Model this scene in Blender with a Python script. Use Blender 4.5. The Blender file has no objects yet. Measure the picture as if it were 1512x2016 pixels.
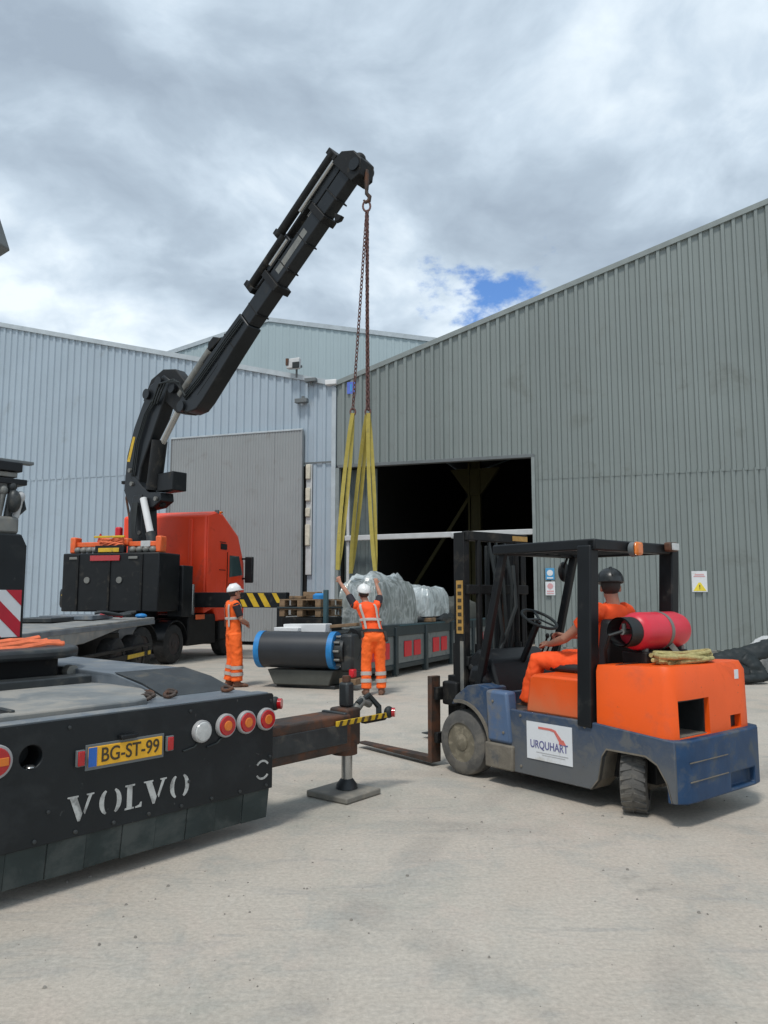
import bpy, bmesh, math, random
from mathutils import Vector, Matrix
R = math.radians
rnd = random.Random(7)
scene = bpy.context.scene
C = scene.collection

# ------------------------------------------------------------------ camera
cam_d = bpy.data.cameras.new('camera'); cam = bpy.data.objects.new('camera', cam_d); C.objects.link(cam)
cam_d.sensor_fit = 'VERTICAL'; cam_d.sensor_height = 36.0; cam_d.lens = 36.0 * 1514 / 2016
cam_d.clip_start = 0.05; cam_d.clip_end = 3000
cam.location = (0, 0, 1.6); cam.rotation_euler = (R(90 + 6.257), 0, 0)
scene.camera = cam

# ------------------------------------------------------------------ sky, sun, exposure
SUN_EL, SUN_AZ = 62.0, 205.0            # azimuth clockwise from +Y (the view direction)
scene.view_settings.view_transform = 'Standard'; scene.view_settings.look = 'None'
scene.view_settings.gamma = 1.0; scene.view_settings.use_curve_mapping = False
scene.view_settings.exposure = 0.55
world = bpy.data.worlds.new('World'); scene.world = world; world.use_nodes = True
nt = world.node_tree; nt.nodes.clear()
class NT:
    def __init__(s, nt): s.nt = nt
    def n(s, t, **kw):
        nd = s.nt.nodes.new(t)
        for k, v in kw.items():
            if k.startswith('_'): setattr(nd, k[1:], v)
        return nd
    def lk(s, a, b): s.nt.links.new(a, b)
    def val(s, x, inp):
        if isinstance(x, (int, float, tuple, list)): inp.default_value = x
        else: s.lk(x, inp)
    def m(s, op, a, b=0.0, c=0.0, clamp=False):
        nd = s.n('ShaderNodeMath', _operation=op); nd.use_clamp = clamp
        s.val(a, nd.inputs[0]); s.val(b, nd.inputs[1]); s.val(c, nd.inputs[2]); return nd.outputs[0]
    def vm(s, op, a, b=(0, 0, 0), out=0):
        nd = s.n('ShaderNodeVectorMath', _operation=op); s.val(a, nd.inputs[0]); s.val(b, nd.inputs[1]); return nd.outputs[out]
    def noise(s, vec, scale, detail=4, rough=.5, dist=0, out=0):
        nd = s.n('ShaderNodeTexNoise'); s.lk(vec, nd.inputs['Vector']); nd.inputs['Scale'].default_value = scale
        nd.inputs['Detail'].default_value = detail; nd.inputs['Roughness'].default_value = rough; nd.inputs['Distortion'].default_value = dist
        return nd.outputs[out]
    def mr(s, v, a, b, c=0.0, d=1.0, smooth=False):
        nd = s.n('ShaderNodeMapRange'); nd.clamp = True
        if smooth: nd.interpolation_type = 'SMOOTHSTEP'
        s.val(v, nd.inputs[0])
        for i, x in enumerate((a, b, c, d)): nd.inputs[i + 1].default_value = x
        return nd.outputs[0]
    def mix(s, f, a, b, mode='MIX'):
        nd = s.n('ShaderNodeMix', _data_type='RGBA', _blend_type=mode)
        s.val(f, nd.inputs[0])
        for x, i in ((a, 6), (b, 7)):
            if isinstance(x, tuple) and len(x) == 3: x = (*x, 1)
            s.val(x, nd.inputs[i])
        return nd.outputs[2]
w = NT(nt)
sky = w.n('ShaderNodeTexSky'); sky.sky_type = 'NISHITA'; sky.sun_disc = False
sky.sun_elevation = R(SUN_EL); sky.sun_rotation = R(SUN_AZ); sky.air_density = 1.0; sky.dust_density = .3; sky.ozone_density = 1.5
tc = w.n('ShaderNodeTexCoord'); d = w.vm('NORMALIZE', tc.outputs['Generated'])
sp = w.n('ShaderNodeSeparateXYZ'); w.lk(d, sp.inputs[0])
zz = w.m('ADD', w.m('MAXIMUM', sp.outputs[2], 0.0), .34)
cb = w.n('ShaderNodeCombineXYZ'); w.lk(w.m('DIVIDE', sp.outputs[0], zz), cb.inputs[0]); w.lk(w.m('DIVIDE', sp.outputs[1], zz), cb.inputs[1])
uv = w.vm('ADD', cb.outputs[0], (3.1, 7.7, 0))
warp = w.vm('SCALE', w.vm('SUBTRACT', w.noise(uv, 2.2, 3, .5, 0, 1), (.5, .5, .5)), (0, 0, 0)); warp.node.inputs[3].default_value = .22
uvw = w.vm('ADD', uv, warp)
n1 = w.noise(uvw, 3.0, 10, .54); n2 = w.noise(uv, .9, 3, .5); n3 = w.noise(uvw, 5.6, 6, .55)
bright = w.m('ADD', w.m('MULTIPLY', n1, .70), w.m('ADD', w.m('ADD', w.m('MULTIPLY', n2, .30), -.098), w.m('MULTIPLY', n3, .29)))
low = w.mr(sp.outputs[2], .31, .47, .085, 0.0, True)          # the banks of cloud near the horizon are the sunlit ones
bright = w.m('ADD', bright, low)
ramp = w.n('ShaderNodeValToRGB'); w.lk(bright, ramp.inputs[0])
els = ramp.color_ramp.elements
els[0].position = .43; els[0].color = (.26, .318, .388, 1)
els[1].position = .72; els[1].color = (.64, .71, .765, 1)
e = els.new(.53); e.color = (.33, .40, .475, 1)
e = els.new(.61); e.color = (.435, .515, .595, 1)
# a gap in the cover
gap_dir = Vector((.128, .920, .368)).normalized()
df = w.vm('MULTIPLY', w.vm('SUBTRACT', d, tuple(gap_dir)), (1.0, 1.0, 1.7))
dist = w.vm('LENGTH', df, out=1)
gn = w.noise(w.vm('MULTIPLY', d, (1, 1, 1.6)), 15, 6, .6)
gap = w.mr(w.m('ADD', w.m('MULTIPLY', dist, -1.0), w.m('MULTIPLY', gn, .30)), .075, .135, 0, 1, True)
skyc = w.mix(1.0, sky.outputs[0], (.68, .93, 1.25, 1), 'MULTIPLY')
cl10 = w.vm('SCALE', ramp.outputs[0]); cl10.node.inputs[3].default_value = 10.0
col = w.mix(gap, cl10, skyc)
bg = w.n('ShaderNodeBackground'); w.lk(col, bg.inputs[0]); bg.inputs[1].default_value = .1
wo = w.n('ShaderNodeOutputWorld'); w.lk(bg.outputs[0], wo.inputs[0])

sun_d = bpy.data.lights.new('sun', 'SUN'); sun_d.energy = 1.5; sun_d.angle = R(10); sun_d.color = (1, .96, .9)
sun = bpy.data.objects.new('sun', sun_d); C.objects.link(sun)
sdir = Vector((math.sin(R(SUN_AZ)) * math.cos(R(SUN_EL)), math.cos(R(SUN_AZ)) * math.cos(R(SUN_EL)), math.sin(R(SUN_EL))))
sun.rotation_euler = (-sdir).to_track_quat('-Z', 'Y').to_euler(); sun.location = sdir * 60

# ------------------------------------------------------------------ materials
def mat(name, base, rough=.5, metal=0.0, var=.12, vscale=3.0, dirt=None, damt=0.0, dscale=4.0, bump=0.0, bscale=60.0, rand=0.0, spec=.5, coat=0.0, dust_z=None, chips=None):
    m = bpy.data.materials.new(name); m.use_nodes = True; t = m.node_tree; t.nodes.clear(); s = NT(t)
    out = s.n('ShaderNodeOutputMaterial'); b = s.n('ShaderNodeBsdfPrincipled'); s.lk(b.outputs[0], out.inputs[0])
    g = s.n('ShaderNodeTexCoord'); P = g.outputs['Object']
    nz = s.noise(P, vscale, 6, .6)
    f = s.mr(nz, .3, .7, 1 - var, 1 + var)
    cc = s.vm('SCALE', tuple(base)); s.lk(f, cc.node.inputs[3])
    if rand:
        oi = s.n('ShaderNodeObjectInfo'); k = s.mr(oi.outputs['Random'], 0, 1, 1 - rand, 1 + rand)
        c2 = s.vm('SCALE', cc); s.lk(k, c2.node.inputs[3]); cc = c2
    rg = rough
    if dirt:
        dn = s.noise(P, dscale, 8, .65, .4)
        dm = s.mr(dn, .62 - damt * .5, .80 - damt * .4, 0, 1, True)
        if dust_z:
            q = s.n('ShaderNodeSeparateXYZ'); s.lk(P, q.inputs[0])
            zf = s.mr(s.m('ADD', q.outputs[2], s.m('MULTIPLY', s.m('SUBTRACT', dn, .5), dust_z[2])), dust_z[0], dust_z[1], 1, 0, True)
            dm = s.m('MAXIMUM', s.m('MULTIPLY', dm, .8), s.m('MULTIPLY', zf, .85))
        cc = s.mix(s.m('MULTIPLY', dm, .85), cc, tuple(dirt))
        rg = s.m('ADD', s.m('MULTIPLY', dm, max(0, .85 - rough)), rough)
    if chips:
        ch = s.m('MULTIPLY', s.mr(s.noise(P, chips[1], 4, .7, .3), .665, .69, 0, 1), s.mr(s.noise(s.vm('ADD', P, (3, 9, 5)), 2.6, 3, .5), .48, .60, 0, 1))
        cc = s.mix(s.m('MULTIPLY', ch, .9), cc, tuple(chips[0]))
    s.val(cc, b.inputs['Base Color']); s.val(rg, b.inputs['Roughness']); b.inputs['Metallic'].default_value = metal
    b.inputs['Specular IOR Level'].default_value = spec; b.inputs['Coat Weight'].default_value = coat
    if bump:
        bp = s.n('ShaderNodeBump'); bp.inputs['Strength'].default_value = bump; bp.inputs['Distance'].default_value = .02
        s.lk(s.noise(P, bscale, 5, .6), bp.inputs['Height']); s.lk(bp.outputs[0], b.inputs['Normal'])
    return m
DUST = (.30, .27, .22); MUD = (.16, .135, .105)
M = {}
M['wall_blue'] = mat('pale_blue_cladding', (.365, .437, .497), .45, .1, .05, .5, (.30, .35, .38), .12, .7, rand=.035)
M['wall_green'] = mat('grey_green_cladding', (.210, .240, .232), .45, .1, .05, .5, (.17, .19, .18), .15, .7, rand=.03)
M['wall_far'] = mat('far_cladding', (.36, .44, .46), .5, .05, .04, .3, rand=.02)
M['trim_dark'] = mat('dark_trim', (.13, .145, .15), .5)
M['trim_pale'] = mat('pale_trim', (.42, .47, .50), .5)
M['trim_green'] = mat('green_trim', (.22, .25, .245), .5)
M['door_grey'] = mat('grey_door', (.275, .292, .295), .5, .05, .06, .8, (.22, .22, .21), .15, 1.2, rand=.02)
M['roof'] = mat('roof_sheet', (.25, .27, .28), .6)
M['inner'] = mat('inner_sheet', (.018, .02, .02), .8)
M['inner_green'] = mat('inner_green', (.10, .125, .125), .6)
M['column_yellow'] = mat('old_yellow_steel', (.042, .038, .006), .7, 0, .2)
M['foam'] = mat('cream_foam', (.58, .54, .44), .85, 0, .2, 6)
M['white'] = mat('white_paint', (.72, .73, .73), .45, 0, .05)
M['whitedirty'] = mat('weathered_white', (.50, .51, .51), .5, 0, .1, 4)
M['black'] = mat('black_paint', (.008, .0095, .011), .45, 0, .25, 3, (.05, .048, .043), .12, 4, spec=.3)
M['black2'] = mat('black_steel', (.009, .0095, .010), .55, .1, .3, 4, (.06, .053, .043), .18, 5, spec=.3)
M['boom'] = mat('crane_black', (.0085, .011, .0135), .40, 0, .2, 2, (.04, .04, .039), .12, 3, spec=.4, chips=((.07,.07,.07), 18))
M['panel'] = mat('truck_panel_black', (.0075, .0105, .0125), .5, 0, .25, 2.5, (.030, .033, .034), .22, 3, bump=.05, bscale=9, spec=.35, chips=((.085,.09,.09), 18))
M['flap'] = mat('dusty_rubber_flap', (.032, .043, .042), .75, 0, .25, 3, (.085, .095, .09), .34, 2.5, rand=.15, spec=.3)
M['deck'] = mat('dusty_deck_plate', (.20, .212, .212), .55, .15, .24, 2.2, (.33, .31, .275), .38, 2.6, bump=.06, bscale=14)
M['deckgrey'] = mat('blue_grey_steel', (.15, .175, .20), .45, .2, .2, 3, (.26, .26, .25), .3, 3, bump=.05, bscale=14)
M['deckdark'] = mat('dark_worn_steel', (.035, .04, .042), .45, .3, .3, 5, (.13, .12, .10), .2, 5)
M['rust'] = mat('rusty_steel', (.055, .04, .032), .6, .3, .3, 5, (.15, .062, .032), .36, 5, bump=.15, bscale=30)
M['steel'] = mat('bare_steel', (.45, .45, .44), .25, .9, .1, 5)
M['greysteel'] = mat('grey_steel', (.20, .20, .185), .55, .3, .2, 5, DUST, .2, 5)
M['red_lens'] = mat('red_lens', (.42, .008, .012), .15, 0, .1, 20, coat=.5)
M['amber_lens'] = mat('amber_lens', (.65, .16, .01), .15, 0, .1, 20, coat=.5)
M['clear_lens'] = mat('clear_lens', (.50, .51, .50), .2, 0, .15, 30, coat=.5)
M['hole'] = mat('dark_hole', (.006, .006, .006), .9)
M['plate'] = mat('number_plate_yellow', (.80, .42, .02), .4, 0, .06, 8)
M['plate_blue'] = mat('plate_blue', (.02, .12, .45), .4)
M['ink'] = mat('black_ink', (.05, .035, .015), .5)
M['letter'] = mat('worn_white_letter', (.50, .51, .49), .55, 0, .2, 9, (.16, .16, .155), .34, 9)
M['lamp_rim'] = mat('grey_lamp_rim', (.34, .34, .34), .5, 0, .1, 10)
M['stripe_red'] = mat('stripe_red', (.50, .012, .03), .4)
M['stripe_white'] = mat('stripe_white', (.72, .73, .74), .4)
M['yellow'] = mat('yellow_paint', (.62, .40, .02), .5, 0, .15, 8, (.1, .08, .05), .15, 12)
M['orange'] = mat('forklift_orange', (.80, .092, .006), .45, 0, .06, 1.6, (.50, .20, .09), .2, 2.6, dust_z=(.50, .90, .35), spec=.5, chips=((.10,.07,.05), 24))
M['orange2'] = mat('forklift_orange_rear', (.86, .105, .008), .42, 0, .06, 1.6, (.62, .10, .035), .24, 2.6, spec=.4, chips=((.10,.07,.05), 24))
M['blue'] = mat('forklift_blue', (.018, .048, .105), .5, 0, .2, 4, (.15, .145, .128), .44, 5.0, dust_z=(.22, .76, .8), spec=.35, bump=.05, bscale=20, chips=((.09,.085,.075), 24))
M['blue_clean'] = mat('casting_blue', (.014, .048, .115), .5, 0, .2, 4, (.10, .11, .115), .30, 4.0, spec=.35, bump=.06, bscale=18, chips=((.09,.085,.075), 24))
M['blue_pale'] = mat('faded_blue', (.075, .125, .22), .5, 0, .1, 3, (.17, .16, .14), .25, 4, chips=((.09,.085,.075), 24))
M['mud'] = mat('mud_caked_steel', (.165, .145, .115), .85, 0, .2, 8, (.08, .085, .09), .2, 6, bump=.2, bscale=40)
M['tyre'] = mat('dusty_tyre', (.085, .082, .077), .85, 0, .2, 10, (.17, .155, .13), .38, 6, bump=.1, bscale=50)
M['tyre_dark'] = mat('black_tyre', (.018, .018, .018), .8, 0, .2, 10, (.06, .055, .05), .2, 8)
M['rim'] = mat('dusty_rim', (.16, .14, .10), .7, .1, .2, 12, (.30, .26, .19), .3, 14)
M['rim_dark'] = mat('dark_rim', (.035, .03, .03), .6, .2, .2, 12, (.09, .05, .045), .25, 12)
M['sign_white'] = mat('sign_white', (.70, .72, .74), .4, 0, .04, 3, (.5, .48, .44), .2, 6)
M['logo_red'] = mat('logo_red', (.62, .16, .13), .5, 0, .12, 20)
M['logo_blue'] = mat('logo_blue', (.12, .12, .27), .5, 0, .12, 20)
M['logo_grey'] = mat('logo_grey', (.42, .42, .42), .5)
M['tank_red'] = mat('gas_bottle_red', (.62, .026, .05), .38, 0, .08, 5, (.45, .10, .10), .18, 6)
M['rope'] = mat('straw_rope', (.40, .35, .15), .9, 0, .25, 40, bump=.4, bscale=120)
M['rubber'] = mat('black_rubber', (.010, .015, .016), .6, 0, .3, 4)
M['seat'] = mat('black_vinyl', (.02, .02, .021), .55, 0, .2, 8)
M['glass_dark'] = mat('cab_glass', (.05, .085, .085), .06, 0, .1, 2, spec=.8)
M['cab_red'] = mat('truck_red', (.92, .068, .018), .4, 0, .05, 1, (.62, .07, .035), .15, 2, chips=((.3,.05,.03), 18))
M['orange_frame'] = mat('orange_lifting_frame', (.80, .13, .03), .5, 0, .15, 6, (.5, .22, .1), .2, 7)
M['strap_orange'] = mat('orange_webbing', (.75, .17, .07), .8, 0, .2, 20)
M['hv'] = mat('hi_vis_orange', (1.0, .145, .015), .75, 0, .08, 6, bump=.12, bscale=25)
M['hv_red'] = mat('hi_vis_red_orange', (1.0, .10, .012), .75, 0, .08, 6, bump=.12, bscale=25)
M['refl'] = mat('reflective_band', (.48, .44, .40), .45, .1, .08, 20)
M['skin'] = mat('skin', (.42, .20, .13), .55, 0, .1, 15)
M['hair'] = mat('dark_hair', (.03, .022, .018), .7)
M['navy'] = mat('dark_shirt', (.018, .016, .022), .8)
M['boot'] = mat('worn_boot', (.16, .075, .045), .75, 0, .2, 20)
M['leather'] = mat('dark_tool_belt', (.035, .03, .027), .7)
M['helmet_w'] = mat('white_helmet', (.78, .78, .77), .3, 0, .03)
M['helmet_k'] = mat('black_helmet', (.022, .026, .028), .35)
M['sling'] = mat('yellow_webbing', (.42, .34, .075), .85, 0, .12, 8, (.30, .25, .08), .2, 8)
M['chain'] = mat('rusty_chain', (.16, .085, .075), .6, .4, .3, 20)
M['drum'] = mat('black_drum_cover', (.022, .025, .03), .42, 0, .15, 3)
M['blue_band'] = mat('blue_band', (.015, .20, .50), .45, 0, .15, 10)
M['olive'] = mat('olive_steel', (.075, .078, .068), .65, .1, .2, 4)
M['mc_grey'] = mat('conveyor_grey', (.17, .185, .18), .5, .1, .1, 4, (.10, .12, .12), .2, 6)
M['mc_rail'] = mat('conveyor_rail', (.025, .038, .042), .5, .1, .2, 4)
M['red'] = mat('red_guard', (.62, .010, .022), .4, 0, .08, 6)
def film(name, ca, cb_):
    m = bpy.data.materials.new(name); m.use_nodes = True; t = m.node_tree; t.nodes.clear(); s = NT(t)
    out = s.n('ShaderNodeOutputMaterial'); b = s.n('ShaderNodeBsdfPrincipled'); s.lk(b.outputs[0], out.inputs[0])
    P = s.n('ShaderNodeTexCoord').outputs['Object']; W = s.vm('MULTIPLY', P, (1, 1, .55))
    def ridge(v, sc): return s.m('SUBTRACT', 1.0, s.m('MULTIPLY', s.m('ABSOLUTE', s.m('SUBTRACT', s.noise(v, sc, 3, .5, .6), .5)), 4.0), clamp=True)
    r1 = ridge(W, 1.9); r2 = ridge(W, 4.2); r3 = ridge(P, 11.0)
    k = s.mr(s.noise(P, 2.2, 6, .65, .8), .40, .62, 0, 1, True)
    c = s.mix(k, ca, cb_); c = s.mix(s.m('MULTIPLY', s.m('POWER', r2, 5.0), .5), c, (.62, .66, .66))
    s.lk(c, b.inputs['Base Color']); b.inputs['Roughness'].default_value = .24; b.inputs['Specular IOR Level'].default_value = .6
    h = s.m('ADD', s.m('MULTIPLY', r1, 1.0), s.m('ADD', s.m('MULTIPLY', r2, .5), s.m('MULTIPLY', r3, .10)))
    bp = s.n('ShaderNodeBump'); bp.inputs['Strength'].default_value = .42; bp.inputs['Distance'].default_value = .05
    s.lk(h, bp.inputs['Height']); s.lk(bp.outputs[0], b.inputs['Normal']); return m
M['film'] = film('grey_wrap_film', (.27, .298, .285), (.175, .195, .187))
M['film_w'] = film('white_wrap_film', (.50, .56, .57), (.24, .27, .27))
M['wood'] = mat('pallet_wood', (.21, .135, .075), .8, 0, .3, 8, (.08, .06, .04), .2, 6)
M['teal'] = mat('teal_steel', (.03, .075, .09), .6)
M['stone'] = mat('pale_stone', (.26, .24, .21), .9, 0, .3, 30, rand=.2)

def ground_mat():
    m = bpy.data.materials.new('dusty_concrete_yard'); m.use_nodes = True; t = m.node_tree; t.nodes.clear(); s = NT(t)
    out = s.n('ShaderNodeOutputMaterial'); b = s.n('ShaderNodeBsdfPrincipled'); s.lk(b.outputs[0], out.inputs[0])
    P = s.n('ShaderNodeTexCoord').outputs['Object']
    big = s.noise(P, .33, 6, .6, .6); mid = s.noise(P, 1.7, 8, .65, .5); fine = s.noise(P, 38, 6, .7)
    st = s.noise(s.vm('MULTIPLY', P, (1.0, 5.5, 1)), 1.3, 8, .65, .8)
    st2 = s.noise(s.vm('MULTIPLY', s.vm('ADD', P, (9, 4, 0)), (4.5, .9, 1)), 1.1, 7, .65, .6)
    c = s.mix(s.mr(big, .35, .65), (.445, .39, .328), (.48, .445, .388))
    c = s.mix(s.mr(mid, .47, .68, 0, .62, True), c, (.33, .332, .305))
    pk = s.noise(s.vm('ADD', P, (13, 91, 0)), 2.6, 7, .62, .7)
    c = s.mix(s.mr(pk, .50, .66, 0, .5, True), c, (.49, .425, .365))
    c = s.mix(s.mr(st, .53, .74, 0, .5, True), c, (.285, .283, .272))
    ol = s.noise(s.vm('ADD', P, (31, 17, 0)), .8, 7, .62, .4)
    c = s.mix(s.mr(ol, .52, .68, 0, .5, True), c, (.32, .325, .285))
    c = s.mix(s.mr(st2, .56, .72, 0, .45, True), c, (.50, .465, .41))
    # worn tyre arcs and a few dark spills
    for (cx_, cy_, rr_, wd_, k_) in ((9.5, 1.2, 8.6, .13, .30), (9.5, 1.2, 10.1, .13, .26), (-6.0, -1.5, 8.2, .12, .24), (-6.0, -1.5, 9.7, .12, .22), (2.0, 16.0, 9.0, .14, .25), (2.0, 16.0, 10.6, .14, .22)):
        di = s.vm('LENGTH', s.vm('MULTIPLY', s.vm('SUBTRACT', P, (cx_, cy_, 0)), (1, 1, 0)), out=1)
        di = s.m('ABSOLUTE', s.m('SUBTRACT', s.m('ADD', di, s.m('MULTIPLY', mid, .12)), rr_))
        c = s.mix(s.m('MULTIPLY', s.m('MULTIPLY', s.mr(di, wd_ * .5, wd_ * 1.3, 1, 0, True), s.mr(s.noise(s.vm('ADD', P, (cx_, rr_, 0)), .9, 5, .6), .42, .62, 0, 1, True)), k_), c, (.235, .225, .205))
    sp1 = s.noise(s.vm('ADD', P, (5, 61, 0)), 1.15, 4, .5)
    c = s.mix(s.mr(sp1, .70, .76, 0, .5, True), c, (.20, .19, .17))
    sp_ = s.mr(fine, .35, .7, .84, 1.14)
    cc = s.vm('SCALE', c); s.lk(sp_, cc.node.inputs[3])
    s.lk(cc, b.inputs['Base Color']); b.inputs['Roughness'].default_value = .92; b.inputs['Specular IOR Level'].default_value = .25
    h = s.m('ADD', s.m('MULTIPLY', fine, .5), s.m('ADD', s.m('MULTIPLY', mid, 1.2), s.m('MULTIPLY', st, .8)))
    bp = s.n('ShaderNodeBump'); bp.inputs['Strength'].default_value = .55; bp.inputs['Distance'].default_value = .02
    s.lk(h, bp.inputs['Height']); s.lk(bp.outputs[0], b.inputs['Normal'])
    return m
M['ground'] = ground_mat()

# ------------------------------------------------------------------ geometry helpers
class MB:
    def __init__(s): s.bm = bmesh.new()
    def face(s, pts):
        vs = [s.bm.verts.new(p) for p in pts]; s.bm.faces.new(vs); return s
    def box(s, x0, x1, y0, y1, z0, z1, mtx=None):
        v = [Vector((x, y, z)) for z in (z0, z1) for y in (y0, y1) for x in (x0, x1)]
        if mtx: v = [mtx @ p for p in v]
        b = [s.bm.verts.new(p) for p in v]
        for f in ((0, 2, 3, 1), (4, 5, 7, 6), (0, 1, 5, 4), (1, 3, 7, 5), (3, 2, 6, 7), (2, 0, 4, 6)): s.bm.faces.new([b[i] for i in f])
        return s
    def obox(s, c, u, v, w_):           # oriented box: centre and three half-axis vectors
        c, u, v, w_ = map(Vector, (c, u, v, w_))
        m = Matrix((( u.x, v.x, w_.x, c.x), (u.y, v.y, w_.y, c.y), (u.z, v.z, w_.z, c.z), (0, 0, 0, 1)))
        return s.box(-1, 1, -1, 1, -1, 1, m)
    def bar(s, p0, p1, wd, ht, up=(0, 0, 1)):
        p0, p1 = Vector(p0), Vector(p1); t = (p1 - p0); L = t.length; t.normalize()
        sd = t.cross(Vector(up));
        if sd.length < 1e-4: sd = t.cross(Vector((1, 0, 0)))
        sd.normalize(); uu = sd.cross(t)
        return s.obox((p0 + p1) / 2, t * L / 2, sd * wd / 2, uu * ht / 2)
    def loft(s, rings, cap=True, n=14):
        prev = None; first = None
        for (c, u, v) in rings:
            c, u, v = Vector(c), Vector(u), Vector(v)
            r = [s.bm.verts.new(c + u * math.cos(2 * math.pi * i / n) + v * math.sin(2 * math.pi * i / n)) for i in range(n)]
            if prev:
                for i in range(n): s.bm.faces.new((prev[i], prev[(i + 1) % n], r[(i + 1) % n], r[i]))
            else: first = r
            prev = r
        if cap:
            s.bm.faces.new(first[::-1]); s.bm.faces.new(prev)
        return s
    def tube(s, pts, rad, n=12, cap=True, flat=1.0, side=None):
        pts = [Vector(p) for p in pts]
        if not isinstance(rad, (list, tuple)): rad = [rad] * len(pts)
        rings = []; ref = Vector(side) if side else None
        for i, p in enumerate(pts):
            t = (pts[min(i + 1, len(pts) - 1)] - pts[max(i - 1, 0)])
            t.normalize()
            if ref is None:
                ref = t.orthogonal()
            u = ref - t * ref.dot(t)
            if u.length < 1e-5: u = t.orthogonal()
            u.normalize(); ref = u; v = t.cross(u)
            rings.append((p, u * rad[i], v * rad[i] * flat))
        return s.loft(rings, cap, n)
    def cyl(s, p0, p1, r0, r1=None, n=20, cap=True): return s.tube([p0, p1], [r0, r0 if r1 is None else r1], n, cap)
    def ell(s, c, rx, ry, rz, n=16, m=10, mtx=None):
        c = Vector(c); rows = []
        for j in range(m + 1):
            a = math.pi * j / m - math.pi / 2
            if j in (0, m):
                p = Vector((0, 0, rz * math.sin(a))); p = mtx @ p if mtx else p
                rows.append([s.bm.verts.new(c + p)]); continue
            row = []
            for i in range(n):
                b = 2 * math.pi * i / n
                p = Vector((rx * math.cos(a) * math.cos(b), ry * math.cos(a) * math.sin(b), rz * math.sin(a)))
                p = mtx @ p if mtx else p
                row.append(s.bm.verts.new(c + p))
            rows.append(row)
        for j in range(m):
            A, B = rows[j], rows[j + 1]
            for i in range(n):
                k = (i + 1) % n
                if len(A) == 1: s.bm.faces.new((A[0], B[k], B[i]))
                elif len(B) == 1: s.bm.faces.new((A[i], A[k], B[0]))
                else: s.bm.faces.new((A[i], A[k], B[k], B[i]))
        return s
    def prism(s, poly, o, u, v, ext):    # polygon (a,b) on plane o + a*u + b*v, pushed along ext
        o, u, v, ext = map(Vector, (o, u, v, ext))
        lo = [s.bm.verts.new(o + u * a + v * b) for a, b in poly]; hi = [s.bm.verts.new(o + u * a + v * b + ext) for a, b in poly]
        s.bm.faces.new(lo[::-1]); s.bm.faces.new(hi); n = len(poly)
        for i in range(n): s.bm.faces.new((lo[i], lo[(i + 1) % n], hi[(i + 1) % n], hi[i]))
        return s
    def build(s, name, m, parent=None, bev=0.0, smooth=True, loc=None, label=None, kind=None, rem=0.0, sm=0, disp=0.0, wn=False, ang=38):
        bmesh.ops.recalc_face_normals(s.bm, faces=s.bm.faces)
        me = bpy.data.meshes.new(name); s.bm.to_mesh(me); s.bm.free()
        o = bpy.data.objects.new(name, me); C.objects.link(o); me.materials.append(M[m] if isinstance(m, str) else m)
        if parent: o.parent = parent
        if loc: o.location = loc
        if label: o['label'] = label
        if kind: o['kind'] = kind
        if smooth:
            me.shade_smooth()
            if not rem: me.set_sharp_from_angle(angle=R(ang))
        if rem:
            md = o.modifiers.new('remesh', 'REMESH'); md.mode = 'VOXEL'; md.voxel_size = rem; md.use_smooth_shade = True
            if sm: q = o.modifiers.new('smooth', 'SMOOTH'); q.iterations = sm; q.factor = .5
            if disp:
                tx = bpy.data.textures.new('folds', 'CLOUDS'); tx.noise_scale = .075; tx.noise_depth = 2
                q = o.modifiers.new('folds', 'DISPLACE'); q.texture = tx; q.strength = disp; q.mid_level = .5; q.texture_coords = 'LOCAL'
        if bev:
            md = o.modifiers.new('bevel', 'BEVEL'); md.width = bev; md.segments = 2; md.limit_method = 'ANGLE'; md.angle_limit = R(40); md.harden_normals = False
        return o
def bx(name, m, parent, *a, bev=.008, **k): return MB().box(*a).build(name, m, parent, bev=bev, **k)
def thing(name, label, cat, loc=(0, 0, 0), rz=0, group=None):
    o = bpy.data.objects.new(name, None); C.objects.link(o); o.location = loc; o.rotation_euler = (0, 0, R(rz))
    o.empty_display_size = .2
    o['label'] = label; o['category'] = cat
    if group: o['group'] = group
    return o
def tag(o, label, cat, group=None):
    o['label'] = label; o['category'] = cat
    if group: o['group'] = group
    return o
def share(o, parent, loc=None, rot=None, scale=None):
    c = o.copy(); C.objects.link(c); c.parent = parent
    if loc is not None: c.location = loc
    if rot is not None: c.rotation_euler = rot
    if scale is not None: c.scale = scale
    return c
def copy_tree(o, parent=None):
    c = o.copy(); C.objects.link(c); c.parent = parent
    for ch in list(o.children): copy_tree(ch, c)
    return c
def text(name, body, m, parent, loc, rot, size, ext=.002, align='CENTER', sx=1.0):
    cu = bpy.data.curves.new(name, 'FONT'); cu.body = body; cu.size = size; cu.extrude = ext; cu.align_x = align; cu.align_y = 'CENTER'; cu.offset = size * .011
    o = bpy.data.objects.new(name, cu); C.objects.link(o); o.data.materials.append(M[m]); o.parent = parent
    o.location = loc; o.rotation_euler = rot; o.scale = (sx, 1, 1)
    bpy.context.view_layer.update(); dg = bpy.context.evaluated_depsgraph_get(); me = bpy.data.meshes.new_from_object(o.evaluated_get(dg))
    q = bpy.data.objects.new(name, me); C.objects.link(q); q.parent = parent; q.location = loc; q.rotation_euler = rot; q.scale = (sx, 1, 1)
    bpy.data.objects.remove(o); q.name = name; q['kind'] = 'stuff'
    if not me.materials: me.materials.append(M[m])
    return q
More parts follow.
